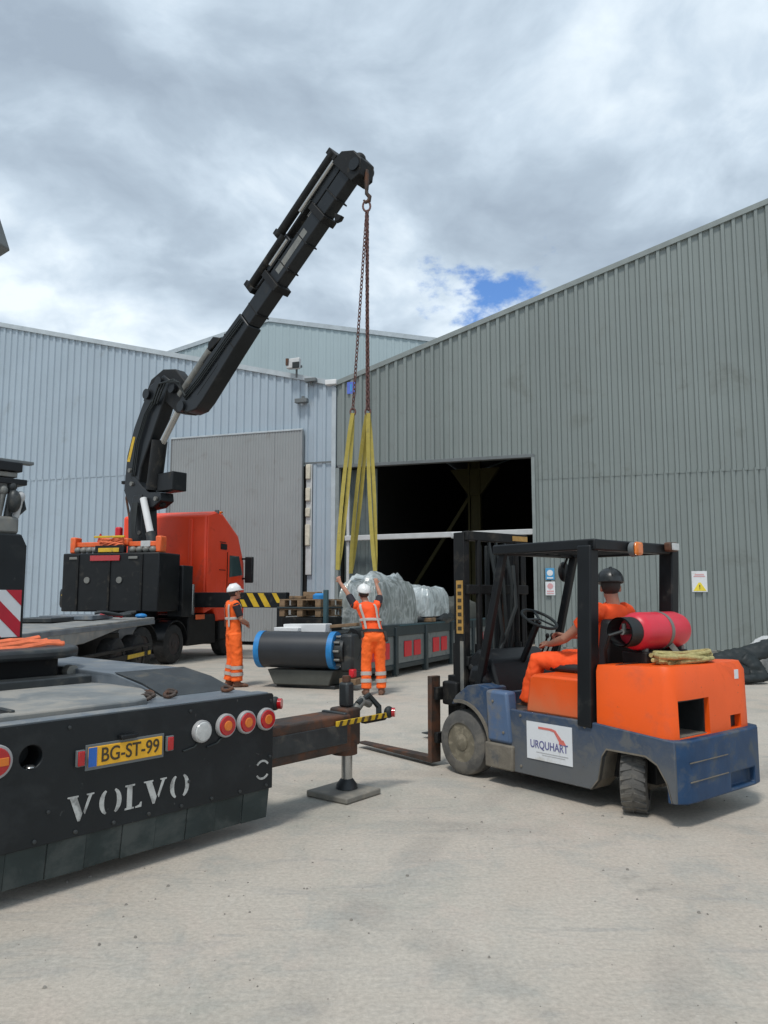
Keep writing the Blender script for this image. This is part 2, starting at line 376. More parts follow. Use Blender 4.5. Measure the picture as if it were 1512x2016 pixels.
def wheel(parent, c, r, wid, tm='tyre', rm='rim', yaw=0, hub=.55, treads=0, axis='y', face=1):
    """tyre is a part of the vehicle, rim and hub are sub-parts. Axle along local y, turned by yaw."""
    A = MB(); prof = [(-.5, hub), (-.5, .86), (-.40, .97), (-.25, 1.0), (.25, 1.0), (.40, .97), (.5, .86), (.5, hub)]
    n = 40
    rows = []
    for (a, q) in prof:
        rows.append([A.bm.verts.new((q * r * math.cos(2 * math.pi * i / n), a * wid, q * r * math.sin(2 * math.pi * i / n))) for i in range(n)])
    for k in range(len(rows)):
        B_, D_ = rows[k], rows[(k + 1) % len(rows)]
        for i in range(n): A.bm.faces.new((B_[i], B_[(i + 1) % n], D_[(i + 1) % n], D_[i]))
    for i in range(treads):                       # lugs standing proud of the tread
        a = 2 * math.pi * i / treads
        ca, sa = math.cos(a), math.sin(a)
        for sd in (-1, 1):
            A.obox((ca * r * .995, sd * wid * .25, sa * r * .995), (ca * r * .03, 0, sa * r * .03), (-sa * r * .05, sd * wid * .21, ca * r * .05), (-sa * r * .06, 0, ca * r * .06))
    t = A.build('wheel', tm, parent, loc=c); t.rotation_euler = (0, 0, R(yaw))
    B = MB(); f = face * wid * .5
    B.tube([(0, f * .9, 0), (0, f * .6, 0), (0, f * .45, 0)], [hub * r * 1.0, hub * r * .8, hub * r * .72], 28)
    B.build('rim', rm, t)
    H = MB(); H.tube([(0, f * .3, 0), (0, f * .95, 0), (0, f * 1.04, 0)], [hub * r * .5, hub * r * .42, hub * r * .25], 18)
    for i in range(6):
        a = math.pi * i / 3
        H.cyl((math.cos(a) * hub * r * .6, f * .4, math.sin(a) * hub * r * .6), (math.cos(a) * hub * r * .6, f * .62, math.sin(a) * hub * r * .6), .014 * r / .3, n=8)
    H.build('hub', rm, t)
    return t

# ------------------------------------------------------------------ ground
g = MB(); g.face([(-900, -900, 0), (900, -900, 0), (900, 900, 0), (-900, 900, 0)])
o = g.build('ground', 'ground'); o['kind'] = 'structure'

# ------------------------------------------------------------------ sheds
WALL = (-1.573, 25.0, 0.0); WROT = -18.0
def sheet(x0, x1, zf0, zf1, pitch, depth, crown=.28, web=.1):
    """one profiled steel sheet, ribs towards -y"""
    A = MB(); xs = []; x = x0
    while x < x1 - 1e-4:
        for q, dd in ((0, 0), ((1 - crown - 2 * web), 0), ((1 - crown - web), 1), ((1 - web), 1)):
            xx = x + q * pitch
            if xx < x1 - 1e-4: xs.append((xx, -depth * dd))
        x += pitch
    xs.append((x1, 0)); A_v = []
    for xx, yy in xs: A_v.append((A.bm.verts.new((xx, yy, zf0(xx))), A.bm.verts.new((xx, yy, zf1(xx)))))
    for i in range(len(A_v) - 1): A.bm.faces.new((A_v[i][0], A_v[i + 1][0], A_v[i + 1][1], A_v[i][1]))
    return A
def clad(parent, m, x0, x1, z0, z1, wid=.9, pitch=.3, depth=.062, name='cladding_sheet', yo=0.0, **k):
    n = max(1, round((x1 - x0) / wid)); f0 = z0 if callable(z0) else (lambda x: z0); f1 = z1 if callable(z1) else (lambda x: z1)
    for i in range(n):
        a = x0 + (x1 - x0) * i / n; b = x0 + (x1 - x0) * (i + 1) / n
        sheet(a, b, f0, f1, (b - a) / max(1, round((b - a) / pitch)), depth, **k).build(name, m, parent, smooth=False, loc=(0, yo - .002 * (i % 2), 0))

# right shed: grey-green, with the tall dark doorway
rs = thing('warehouse', 'grey-green ribbed metal shed with the tall dark open doorway', 'warehouse', WALL, WROT)
SR, PK_R = .3163, 18.0
def topR(x): return 8.61 + SR * x if x <= PK_R else 8.61 + SR * (2 * PK_R - x)
DX0, DX1, DZ = .12, 6.39, 5.85
SEAM = 5.10
clad(rs, 'wall_green', .02, DX1, DZ + .02, lambda x: topR(x))
clad(rs, 'wall_green', DX1, PK_R, SEAM, topR)
clad(rs, 'wall_green', PK_R, 2 * PK_R - .3, SEAM, topR)
clad(rs, 'wall_green', DX1, 2 * PK_R - .3, .12, SEAM + .06, yo=.012)
a = MB()
for xa, xb in ((0, PK_R), (PK_R, 2 * PK_R)):
    a.prism([(0, 0), (0, .16), (1, .16), (1, 0)], (xa, -.09, topR(xa) - .05), (xb - xa, 0, topR(xb) - topR(xa)), (0, 0, 1), (0, .14, 0))
a.build('verge_trim', 'trim_green', rs)
a = MB(); a.box(DX0 - .05, DX1 + .06, -.07, .16, DZ - .06, DZ + .04); a.build('door_head', 'trim_dark', rs, bev=.005)
a = MB(); a.box(DX1 - .03, DX1 + .07, -.075, .16, .02, DZ - .06); a.build('door_jamb', 'trim_green', rs, bev=.005)
a = MB(); a.box(.0, DX0, -.06, .16, .02, DZ - .06); a.build('door_jamb', 'trim_green', rs, bev=.005)
a = MB(); a.bar((DX0 + .2, .02, 3.47), (DX1, .02, 3.53), .12, .17); a.build('door_rail', 'whitedirty', rs, bev=.02)
a = MB(); a.box(.35, .44, .06, .14, .05, 5.5); a.build('door_guide', 'whitedirty', rs, bev=.005)
a = MB(); a.box(DX1 + .07, 2 * PK_R - .3, -.03, .1, .0, .12); a.build('base_kerb', 'greysteel', rs, bev=.01)
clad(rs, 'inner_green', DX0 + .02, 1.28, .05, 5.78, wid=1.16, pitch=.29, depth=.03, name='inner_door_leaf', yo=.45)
# inside: side walls, back wall, floor of the same yard, roof, yellow portal column with brace
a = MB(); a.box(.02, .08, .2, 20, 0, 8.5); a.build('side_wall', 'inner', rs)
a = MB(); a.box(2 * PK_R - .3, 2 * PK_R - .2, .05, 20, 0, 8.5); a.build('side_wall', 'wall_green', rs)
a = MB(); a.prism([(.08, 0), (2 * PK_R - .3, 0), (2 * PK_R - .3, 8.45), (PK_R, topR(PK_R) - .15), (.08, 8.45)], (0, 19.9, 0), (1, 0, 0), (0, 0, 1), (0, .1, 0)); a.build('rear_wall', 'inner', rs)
a = MB()
a.prism([(0, 0), (0, .1), (1, .1), (1, 0)], (0, .06, topR(0) - .06), (PK_R, 0, topR(PK_R) - topR(0)), (0, 0, 1), (0, 20, 0))
a.prism([(0, 0), (0, .1), (1, .1), (1, 0)], (PK_R, .06, topR(PK_R) - .06), (PK_R, 0, -topR(PK_R) + topR(0)), (0, 0, 1), (0, 20, 0))
a.build('roof', 'roof', rs)
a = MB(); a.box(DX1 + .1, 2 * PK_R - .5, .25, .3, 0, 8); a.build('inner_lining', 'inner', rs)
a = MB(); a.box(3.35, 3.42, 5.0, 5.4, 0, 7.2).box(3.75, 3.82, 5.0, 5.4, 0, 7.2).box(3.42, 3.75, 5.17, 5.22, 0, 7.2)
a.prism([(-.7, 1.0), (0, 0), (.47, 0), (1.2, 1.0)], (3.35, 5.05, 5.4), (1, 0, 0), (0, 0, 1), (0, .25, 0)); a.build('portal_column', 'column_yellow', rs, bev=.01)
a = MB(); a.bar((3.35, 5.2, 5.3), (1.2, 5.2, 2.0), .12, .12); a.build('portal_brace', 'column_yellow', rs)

# left shed: pale blue-grey with the grey sliding door
ls = thing('warehouse', 'pale blue-grey ribbed metal shed behind the red truck', 'warehouse', WALL, WROT)
SL, PK_L = .255, -20.0
def topL(x): return 8.61 - SL * x if x >= PK_L else 8.61 - SL * (2 * PK_L - x)
SEAML = 5.95
clad(ls, 'wall_blue', -1.0, -.02, 0.1, topL, wid=.98, pitch=.327, depth=.045)
clad(ls, 'wall_blue', -6.4, -1.0, SEAML, topL, depth=.045)
clad(ls, 'wall_blue', PK_L, -6.4, SEAML, topL, depth=.045)
clad(ls, 'wall_blue', 2 * PK_L + .2, PK_L, SEAML, topL, depth=.045)
clad(ls, 'wall_blue', -10.0, -6.4, .1, SEAML + .06, yo=.014, depth=.045)
clad(ls, 'wall_blue', -28.0, -10.0, .1, SEAML + .06, yo=.014, depth=.045)
a = MB()
for xa, xb in ((2 * PK_L, PK_L), (PK_L, 0)):
    a.prism([(0, 0), (0, .17), (1, .17), (1, 0)], (xa, -.10, topL(xa) - .07), (xb - xa, 0, topL(xb) - topL(xa)), (0, 0, 1), (0, .15, 0))
a.build('verge_trim', 'trim_pale', ls)
a = MB(); a.box(-.15, .0, -.075, .0, .0, 8.5); a.build('corner_trim', 'trim_pale', ls, bev=.01)
a = MB(); a.box(-.35, .05, -.2, .1, 8.58, 8.75); a.build('gutter_end', 'white', ls, bev=.02)
a = MB()
for k in range(2):
    xa, xb = ((2 * PK_L, PK_L), (PK_L, -.02))[k]
    a.prism([(0, 0), (0, .1), (1, .1), (1, 0)], (xa, .06, topL(xa) - .08), (xb - xa, 0, topL(xb) - topL(xa)), (0, 0, 1), (0, 14, 0))
a.build('roof', 'roof', ls)
a = MB(); a.box(-6.4, -1.0, .15, .25, 0, SEAML); a.build('door_backing', 'inner', ls)
a = MB(); a.box(-39.8, -39.7, .05, 14, 0, 8.5).box(-.1, -.02, .1, 14, 0, 8.5); a.build('side_wall', 'wall_blue', ls)
for i in range(5):
    x0 = -6.15 + i * 1.002
    sheet(x0, x0 + .998, lambda x: .12, lambda x: 7.1, .0998, .012, .4, .12).build('door_panel', 'door_grey', ls, smooth=False, loc=(0, -.2 - .003 * (i % 2), 0))
a = MB(); a.box(-6.17, -6.15, -.24, -.08, .1, 7.12).box(-1.15, -1.125, -.24, -.08, .1, 7.12); a.build('door_edge', 'door_grey', ls)
a = MB(); a.box(-6.17, -1.12, -.235, -.10, 7.1, 7.16); a.build('door_track', 'trim_pale', ls, bev=.01)
a = MB(); a.box(-1.12, -1.02, -.02, .05, .1, 5.98); a.build('door_gap', 'hole', ls)
a = MB(); a.box(-1.03, -.82, -.09, -.05, 2.3, 5.95); a.build('jamb_board', 'whitedirty', ls, bev=.01)
for z0, h in ((5.45, .5), (4.72, .45), (4.2, .3), (3.25, .7)):
    a = MB(); a.box(-1.03, -.86, -.16, -.09, z0, z0 + h); a.build('foam_block', 'foam', ls, bev=.03)
a = MB(); a.box(-2.0, -.15, -.07, -.045, 5.98, 6.03); a.build('seam_trim', 'trim_dark', ls)

# far shed: pale gable rising behind both
bs = thing('warehouse', 'tall pale grey gabled shed rising behind the two nearer sheds', 'warehouse', (-7.41, 48.0, 0), WROT)
def topB(x): return 19.3 + .20 * x if x < 0 else 19.3 - .229 * x
clad(bs, 'wall_far', -22, 0, 0, topB, wid=1.0, pitch=.5, depth=.03); clad(bs, 'wall_far', 0, 26, 0, topB, wid=1.0, pitch=.5, depth=.03)
a = MB()
for xa, xb in ((-22, 0), (0, 26)):
    a.prism([(0, 0), (0, .28), (1, .28), (1, 0)], (xa, -.12, topB(xa) - .1), (xb - xa, 0, topB(xb) - topB(xa)), (0, 0, 1), (0, .2, 0))
    a.prism([(0, 0), (0, .1), (1, .1), (1, 0)], (xa, .1, topB(xa) - .12), (xb - xa, 0, topB(xb) - topB(xa)), (0, 0, 1), (0, 18, 0))
a.build('verge_trim', 'trim_pale', bs)

# things on the walls
def wl(x, y, z):                      # wall coordinates -> world
    c_, s_ = math.cos(R(WROT)), math.sin(R(WROT)); return (WALL[0] + x * c_ - y * s_, WALL[1] + x * s_ + y * c_, z)
t = thing('floodlight', 'white floodlight on a short post above the roof edge of the pale shed', 'floodlight', wl(-1.42, -.1, 9.0), WROT)
bx('post', 'trim_dark', t, -.03, .03, -.03, .03, -.05, .35); bx('bracket', 'trim_dark', t, -.12, .22, -.10, -.02, .26, .34)
a = MB(); a.prism([(-.25, .0), (.2, -.02), (.22, .36), (-.22, .34)], (0, -.32, .2), (1, 0, 0), (0, .1, 1), (0, .2, 0)); a.build('housing', 'whitedirty', t, bev=.03)
a = MB(); a.obox((.12, -.34, .28), (.12, 0, 0), (0, .03, 0), (0, 0, .1)); a.build('lens', 'rubber', t, bev=.01)
a = MB(); a.obox((-.21, -.28, .42), (.05, 0, 0), (0, .06, 0), (0, 0, .12)); a.build('reflector_cap', 'rust', t, bev=.01)
t = thing('floodlight', 'small dark floodlight fixed to the pale cladding near the corner', 'floodlight', wl(-1.19, -.05, 8.1), WROT)
bx('housing', 'trim_dark', t, -.22, .22, -.22, -.04, -.06, .08); bx('bracket', 'trim_dark', t, -.05, .05, -.05, .0, .02, .2)
t = thing('floodlight', 'dark lamp tucked under the roof edge beside the shed corner', 'floodlight', wl(-.85, -.12, 8.72), WROT)
bx('housing', 'trim_dark', t, -.2, .2, -.18, -.0, .0, .12); bx('bracket', 'trim_dark', t, -.04, .04, -.06, .02, -.1, .02)
def sign(name, label, x, z, w_, h, m, rim=None):
    t = thing(name, label, 'sign', wl(x, -.052, z), WROT); bx('board', m, t, -w_ / 2, w_ / 2, -.012, .0, -h / 2, h / 2, bev=.003); return t
M['sign_blue'] = mat('sign_blue', (.06, .30, .55), .4); M['sign_yellow'] = mat('sign_yellow', (.78, .62, .05), .4); M['sign_pink'] = mat('faded_red_print', (.62, .35, .36), .4)
M['sign_navy'] = mat('sign_royal_blue', (.10, .16, .55), .4)
t = sign('safety_sign', 'blue safety sign beside the doorway, above the pale notice', 6.84, 2.26, .26, .34, 'sign_blue')
a = MB(); a.tube([(0, -.016, .03), (0, -.020, .03)], .09, 20); a.build('pictogram', 'sign_white', t)
a = MB(); a.box(-.09, .09, -.020, -.014, -.14, -.10); a.build('pictogram', 'sign_white', t)
t = sign('notice_sign', 'pale notice with faded red print, below the blue sign', 6.84, 1.83, .28, .40, 'sign_white')
a = MB(); a.tube([(0, -.014, .07), (0, -.018, .07)], .085, 20); a.build('pictogram', 'sign_pink', t)
a = MB(); a.box(-.1, .1, -.018, -.013, -.1, -.06).box(-.1, .1, -.018, -.013, -.16, -.13); a.build('print_bar', 'sign_pink', t)
t = sign('warning_sign', 'white warning sign with a yellow triangle panel on the ribbed wall', 10.94, 2.01, .40, .58, 'sign_white')
a = MB(); a.prism([(-.17, -.13), (.17, -.13), (.03, .1), (-.03, .1)], (0, -.013, -.13), (1, 0, 0), (0, 0, 1), (0, -.005, 0)); a.build('triangle', 'sign_yellow', t)
a = MB(); a.box(-.012, .012, -.022, -.017, -.17, -.09).box(-.012, .012, -.022, -.017, -.21, -.19); a.build('pictogram', 'ink', t)
a = MB(); a.box(-.15, .15, -.018, -.013, .13, .16).box(-.12, .12, -.018, -.013, .18, .21); a.build('print_bar', 'sign_pink', t)
t = sign('bay_sign', 'small royal blue sign high on the grey-green wall near the corner', .53, 8.44, .28, .40, 'sign_navy')
a = MB(); a.box(-.03, .03, -.018, -.013, -.12, .12); a.build('pictogram', 'sign_blue', t)


M['padmat'] = mat('grey_brown_pad', (.20, .19, .165), .8, 0, .15, 6, DUST, .25, 5)
# ------------------------------------------------------------------ forklift
def cut(o, cutters):
    """carve boxes out of a mesh, keeping the result as plain geometry"""
    for cu in cutters:
        cu.parent = o.parent
        md = o.modifiers.new('cut', 'BOOLEAN'); md.object = cu; md.operation = 'DIFFERENCE'; md.solver = 'EXACT'
    bpy.context.view_layer.update(); dg = bpy.context.evaluated_depsgraph_get(); me = bpy.data.meshes.new_from_object(o.evaluated_get(dg))
    o.modifiers.clear(); o.data = me
    for cu in cutters: bpy.data.objects.remove(cu)
    me.shade_smooth(); me.set_sharp_from_angle(angle=R(38)); return o
def cutter(*a):
    return MB().box(*a).build('cutter', 'hole', None)
FK = (2.19, 6.225, 0); FKR = 128.66
fk = thing('forklift', 'orange and blue forklift with a red gas bottle across its back', 'forklift', FK, FKR)
Wd = .60
def arcpts(cx, cz, r, a0, a1, n): return [(cx + r * math.cos(R(a0 + (a1 - a0) * i / n)), cz + r * math.sin(R(a0 + (a1 - a0) * i / n))) for i in range(n + 1)]
# chassis side plates with the rear wheel arch
side = [(1.30, .14), (.24, .14), (.17, .22), (.13, .40), (.09, .455), (-.24, .455), (-.33, .41), (-.40, .30), (-.435, .17), (-.47, .17), (-.47, .592), (.20, .64), (.95, .645), (1.30, .66)]
for sy in (1, -1):
    a = MB(); a.prism(side, (0, sy * (Wd - .05), 0), (1, 0, 0), (0, 0, 1), (0, sy * .05, 0)); a.build('side_plate', 'blue', fk, bev=.008)
    arch = [(.24, .14), (.17, .22), (.13, .40), (.09, .455), (-.24, .455), (-.33, .41), (-.40, .30), (-.435, .17)]
    a = MB()
    for i in range(len(arch) - 1):
        (x0, z0), (x1, z1) = arch[i], arch[i + 1]
        a.prism([(0, 0), (x1 - x0, z1 - z0), (x1 - x0, z1 - z0 + .012), (0, .012)], (x0, sy * (Wd + .004), z0), (1, 0, 0), (0, 0, 1), (0, -sy * .25, 0))
    a.build('wheel_arch_lining', 'mud', fk)
    fen = [(1.30, .14), (1.30, .80), (1.42, .825), (1.55, .80), (1.70, .70), (1.75, .63)] + arcpts(1.64, .29, .345, 72, 203, 14)
    a = MB(); a.prism(fen, (0, sy * (Wd - .24), 0), (1, 0, 0), (0, 0, 1), (0, sy * .245, 0)); a.build('front_fender', 'blue', fk, bev=.01)
    a = MB()
    ar = arcpts(1.64, .29, .352, 78, 200, 14)
    for i in range(14):
        (x0, z0), (x1, z1) = ar[i], ar[i + 1]
        a.prism([(0, 0), (x1 - x0, z1 - z0), ((x1 - x0) * 1.02 + (x1 - 1.64) * .08, z1 - z0 + (z1 - .29) * .08), ((x0 - 1.64) * .08, (z0 - .29) * .08)], (x0, sy * (Wd + .003), z0), (1, 0, 0), (0, 0, 1), (0, sy * .015, 0))
    a.build('fender_rim', 'mud', fk)
    a = MB(); a.prism([(1.02, .36), (1.29, .36), (1.31, .79), (1.06, .79)], (0, sy * (Wd - .1), 0), (1, 0, 0), (0, 0, 1), (0, sy * .125, 0)); a.build('step_panel', 'blue_pale', fk, bev=.025)
    a = MB(); a.box(1.0, 1.32, sy * (Wd - .1) - .02, sy * (Wd - .1) + .02 + .11 * sy if sy > 0 else sy * (Wd - .1) + .02, .14, .35); a.build('step', 'mud', fk, bev=.015)
a = MB(); a.box(-.2, 1.3, -.4, .4, .22, .6); a.build('frame_body', 'black2', fk, bev=.01)
a = MB(); a.box(1.3, 1.72, -.35, .35, .2, .75); a.build('front_bulkhead', 'blue', fk, bev=.01)
# counterweight: blue lower casting, orange upper casting with slots
a = MB()
pl = [(-.40, .60), (-.46, .592), (-.515, .53), (-.525, .40), (-.525, -.42), (-.51, -.52), (-.46, -.565), (-.40, -.575)]
a.prism(pl, (0, 0, .165), (1, 0, 0), (0, 1, 0), (0, 0, .43)); cw = a.build('counterweight', 'blue_clean', fk)
bx('rear_bed', 'blue', fk, -.40, .06, -.42, .42, .46, .588)
cut(cw, [cutter(-.7, -.47, -.42, -.06, .19, .30)])
md = cw.modifiers.new('bevel', 'BEVEL'); md.width = .014; md.segments = 2; md.limit_method = 'ANGLE'; md.angle_limit = R(50)
a = MB()
for z in (.31, .44): a.box(-.529, -.522, -.02, .50, z, z + .007)
a.build('casting_ridge', 'mud', fk)
a = MB()
up = [(.185, .575), (-.37, .58), (-.43, .545), (-.455, .50), (-.465, .40), (-.465, -.40), (-.455, -.48), (-.43, -.52), (-.37, -.55), (.185, -.55)]
hi_ = [(.185, .545), (-.34, .55), (-.40, .52), (-.42, .47), (-.43, .38), (-.43, -.38), (-.42, -.45), (-.40, -.49), (-.34, -.52), (.185, -.52)]
lo = [a.bm.verts.new((x, y, .594)) for x, y in up]; md_ = [a.bm.verts.new((x * .985, y * .99, 1.03)) for x, y in up]; tp = [a.bm.verts.new((x, y, 1.075 + (.02 if x < -.3 else 0))) for x, y in hi_]
n = len(up)
for A_, B_ in ((lo, md_), (md_, tp)):
    for i in range(n): a.bm.faces.new((A_[i], A_[(i + 1) % n], B_[(i + 1) % n], B_[i]))
a.bm.faces.new(lo[::-1]); a.bm.faces.new(tp)
hood = a.build('rear_hood', 'orange2', fk)
cut(hood, [cutter(-.7, -.16, .10, .50, .60, .86), cutter(-.7, -.40, -.36, -.20, .602, .70)])
md = hood.modifiers.new('bevel', 'BEVEL'); md.width = .012; md.segments = 3; md.limit_method = 'ANGLE'; md.angle_limit = R(35)
bx('slot_shade_plate', 'rubber', fk, -.19, -.162, .102, .498, .602, .858, bev=0)  # added dark plates: shade inside the orange slots, put into colour
bx('slot_shade_plate', 'deckdark', fk, -.425, -.19, .485, .498, .602, .858, bev=0)
bx('slot_shade_plate', 'deckdark', fk, -.425, -.19, .102, .115, .602, .858, bev=0)
bx('slot_shade_plate', 'rubber', fk, -.425, -.19, .115, .485, .845, .858, bev=0)
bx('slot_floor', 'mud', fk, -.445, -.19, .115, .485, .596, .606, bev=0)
bx('slot_shade_plate', 'rubber', fk, -.415, -.401, -.358, -.202, .604, .698, bev=0)
a = MB(); a.obox((-.457, -.33, 1.0), (.004, 0, .0), (0, .03, 0), (0, 0, .035)); a.build('decal', 'sign_white', fk)
a = MB(); a.prism([(.345, .638), (.905, .638), (.86, .93), (.82, .955), (.345, .955)], (0, -.56, 0), (1, 0, 0), (0, 0, 1), (0, 1.12, 0)); a.build('side_hood', 'orange', fk, bev=.02)
a = MB(); a.box(.18, .36, -.54, .54, .62, 1.0); a.build('hood_gap', 'black', fk, bev=.01)
# overhead guard
for sy in (1, -1):
    a = MB(); a.bar((.275, sy * .565, .60), (.245 if sy > 0 else .20, sy * .545, 2.0), .11, .13, (1, 0, 0)); a.build('guard_post', 'black', fk, bev=.012)
    a = MB(); a.bar((1.50, sy * .50, .80), (1.18, sy * .50, 1.99), .055, .07, (1, 0, 0)); a.build('guard_post', 'black', fk, bev=.008)
    a = MB(); a.box(.16, 1.24, sy * .545 - .035, sy * .545 + .035, 1.965, 2.05); a.build('guard_rail', 'black', fk, bev=.012)
a = MB(); a.box(.15, .23, -.58, .58, 1.96, 2.047); a.build('guard_crossbar', 'black', fk, bev=.012)
a = MB(); a.box(1.17, 1.25, -.53, .53, 1.965, 2.047); a.build('guard_crossbar', 'black', fk, bev=.012)
for i in range(6): bx('guard_slat', 'black', fk, .23 + .01, 1.17, -.46 + i * .175, -.43 + i * .175, 1.985, 2.035, bev=.004)
a = MB(); a.cyl((.14, .10, 1.98), (.095, .10, 1.98), .062, .058); lb = a.build('work_lamp', 'trim_dark', fk)
bx('lamp_lens', 'amber_lens', lb, .06, .10, .05, .15, 1.93, 2.04, bev=.02)
a = MB(); a.box(.08, .15, -.50, -.38, 1.98, 2.06); lb = a.build('work_lamp', 'rust', fk, bev=.015)
a = MB(); a.box(.065, .08, -.49, -.39, 1.99, 2.05); a.build('lamp_lens', 'clear_lens', lb, bev=.005)
a = MB(); a.tube([(1.22, -.44, 1.96), (1.30, -.50, 1.90), (1.32, -.52, 1.84)], .012, 8); mi = a.build('mirror', 'black', fk)
a = MB(); a.ell((1.33, -.53, 1.84), .03, .085, .10); a.build('mirror_head', 'black', mi)
for sy in (1, -1):
    for x, z in ((.28, .60), (.93, .61), (.93, .20), (1.22, .70), (1.10, .45)):
        yb = sy * (Wd + (.026 if x > 1 else .0)); MB().tube([(x, yb - sy * .02, z), (x, yb + sy * .006, z), (x, yb + sy * .008, z)], [.012, .012, .006], 8).build('bolt', 'mud', fk)
MB().tube([(.02, .545, 1.082), (.02, .30, 1.085), (.02, -.2, 1.085)], .006, 6).build('lid_seam', 'rust', fk)
# wheels
wheel(fk, (1.64, .50, .288), .288, .21, 'tyre', 'rim', 0, .60)
wheel(fk, (1.64, -.50, .288), .288, .21, 'tyre', 'rim', 0, .60, face=-1)
wheel(fk, (-.02, .40, .225), .222, .19, 'tyre', 'rim', -62, .58, treads=22)
wheel(fk, (-.02, -.40, .225), .222, .19, 'tyre', 'rim', -58, .58, treads=22, face=-1)
a = MB(); a.cyl((-.02, -.36, .225), (-.02, .36, .225), .05, n=12); a.build('rear_axle', 'mud', fk)
a = MB(); a.ell((-.06, .28, .235), .09, .07, .09); a.box(-.14, .08, .14, .24, .17, .30); a.build('axle_knuckle', 'mud', fk, bev=.01)
a = MB(); a.cyl((-.10, .26, .25), (-.14, .05, .25), .03, n=10); a.build('steering_link', 'mud', fk)
# mast
for sy in (1, -1):
    a = MB(); a.box(1.74, 1.88, sy * .43 - .012, sy * .43 + .012, .12, 2.21); a.box(1.74, 1.765, sy * .43 - sy * .012 - (.05 if sy > 0 else 0), sy * .43 - sy * .012 + (0 if sy > 0 else .05), .12, 2.21); a.build('mast_rail', 'black2', fk, bev=.004)
    bx('mast_rail', 'black2', fk, 1.79, 1.93, sy * .35 - .03, sy * .35 + .03, .10, 2.17)
    a = MB(); a.cyl((1.72, sy * .27, .2), (1.72, sy * .27, 1.15), .042, n=14).cyl((1.72, sy * .27, 1.15), (1.72, sy * .27, 2.15), .026, n=12); a.build('lift_cylinder', 'black2', fk)
    a = MB(); a.box(1.80, 1.83, sy * .17 - .02, sy * .17 + .02, .3, 2.10); a.build('lift_chain', 'rust', fk)
    a = MB(); a.cyl((1.25, sy * .40, .72), (1.70, sy * .40, .95), .035, n=12); a.build('tilt_cylinder', 'black2', fk)
for z, m_ in ((2.13, 'black2'), (1.62, 'black2'), (.95, 'black2'), (.35, 'black2')):
    bx('mast_crossbar', m_, fk, 1.70, 1.78, -.43, .43, z, z + .09)
a = MB(); a.box(1.90, 1.94, -.42, .42, 2.16, 2.22); a.build('mast_crossbar', 'whitedirty', fk, bev=.01)
M['tan_decal'] = mat('tan_decal', (.42, .24, .06), .5, 0, .2, 20)
bx('mast_decal', 'tan_decal', fk, 1.755, 1.845, .4425, .446, 1.25, 1.75, bev=.0)
bx('mast_decal', 'tan_decal', fk, 1.695, 1.699, -.42, -.20, 2.15, 2.20, bev=.0)
for k in range(7): bx('decal_mark', 'ink', fk, 1.775, 1.825, .4465, .448, 1.28 + k * .066, 1.315 + k * .066, bev=0)
bx('mast_decal', 'greysteel', fk, 1.755, 1.80, .4425, .446, .72, 1.18, bev=.0)
for k, (y0, y1) in enumerate(((-.06, -.1), (.0, .02), (.07, .12))):
    pts = [(1.69, y0, .85), (1.62 - k * .02, (y0 + y1) / 2, 1.25), (1.63, y1, 1.75), (1.72, y1, 2.12)]
    MB().tube(pts, .017, 8).build('hydraulic_hose', 'rubber', fk)
MB().tube([(1.70, -.2, 1.9), (1.58, -.1, 1.5), (1.60, .1, 1.1), (1.66, .2, .9)], .02, 8).build('hydraulic_hose', 'rubber', fk)
for y0, w_ in ((-.12, .03), (-.02, .05), (.09, .03)): bx('hose_guide', 'rubber', fk, 1.84, 1.87, y0, y0 + w_, .4, 2.1)
bx('centre_cylinder', 'black2', fk, 1.80, 1.90, -.24, -.14, .2, 1.9, bev=.03)
bx('load_backrest', 'black2', fk, 2.0, 2.03, -.30, -.26, .74, 1.15); bx('load_backrest', 'black2', fk, 2.0, 2.03, .28, .32, .74, 1.15)
# carriage and forks
bx('carriage', 'black2', fk, 2.0, 2.05, -.50, .56, .62, .74); bx('carriage', 'black2', fk, 2.0, 2.05, -.50, .56, .22, .32)
bx('carriage_bracket', 'black2', fk, 1.88, 2.0, .30, .42, .15, .85); bx('carriage_bracket', 'black2', fk, 1.88, 2.0, -.42, -.30, .15, .85)
bx('carriage_bracket', 'black2', fk, 1.80, 2.0, .40, .50, .58, .80, bev=.02)
for y in (.52, -.40):
    a = MB(); a.prism([(2.06, .84), (2.115, .84), (2.115, .085), (3.25, .062), (3.25, .05), (2.06, .035)], (0, y - .06, 0), (1, 0, 0), (0, 0, 1), (0, .12, 0)); a.build('fork', 'deckdark' if y < 0 else 'rust', fk, bev=.006)
# cowl, column, steering wheel, levers, seat
a = MB(); a.prism([(1.30, .70), (1.72, .70), (1.72, 1.02), (1.60, 1.12), (1.42, 1.02)], (0, -.42, 0), (1, 0, 0), (0, 0, 1), (0, .84, 0)); a.build('dash_cowl', 'black', fk, bev=.03)
a = MB(); a.prism([(1.40, .79), (1.66, .80), (1.60, .98), (1.46, .98)], (0, .30, 0), (1, 0, 0), (0, 0, 1), (0, .22, 0)); a.build('cowl_corner', 'black', fk, bev=.05)
bx('floor_plate', 'deckdark', fk, .86, 1.40, -.5, .5, .60, .64)
a = MB(); a.cyl((1.42, 0, 1.0), (1.22, 0, 1.37), .03, n=12); a.build('steering_column', 'black', fk)
ax = Vector((-.48, 0, .88)).normalized(); u = Vector((0, 1, 0)); v = ax.cross(u); c0 = Vector((1.21, 0, 1.39))
pts = [c0 + (u * math.cos(2 * math.pi * i / 28) + v * math.sin(2 * math.pi * i / 28)) * .17 for i in range(29)]
a = MB(); a.tube(pts, .014, 8); sw = a.build('steering_wheel', 'rubber', fk)
a = MB()
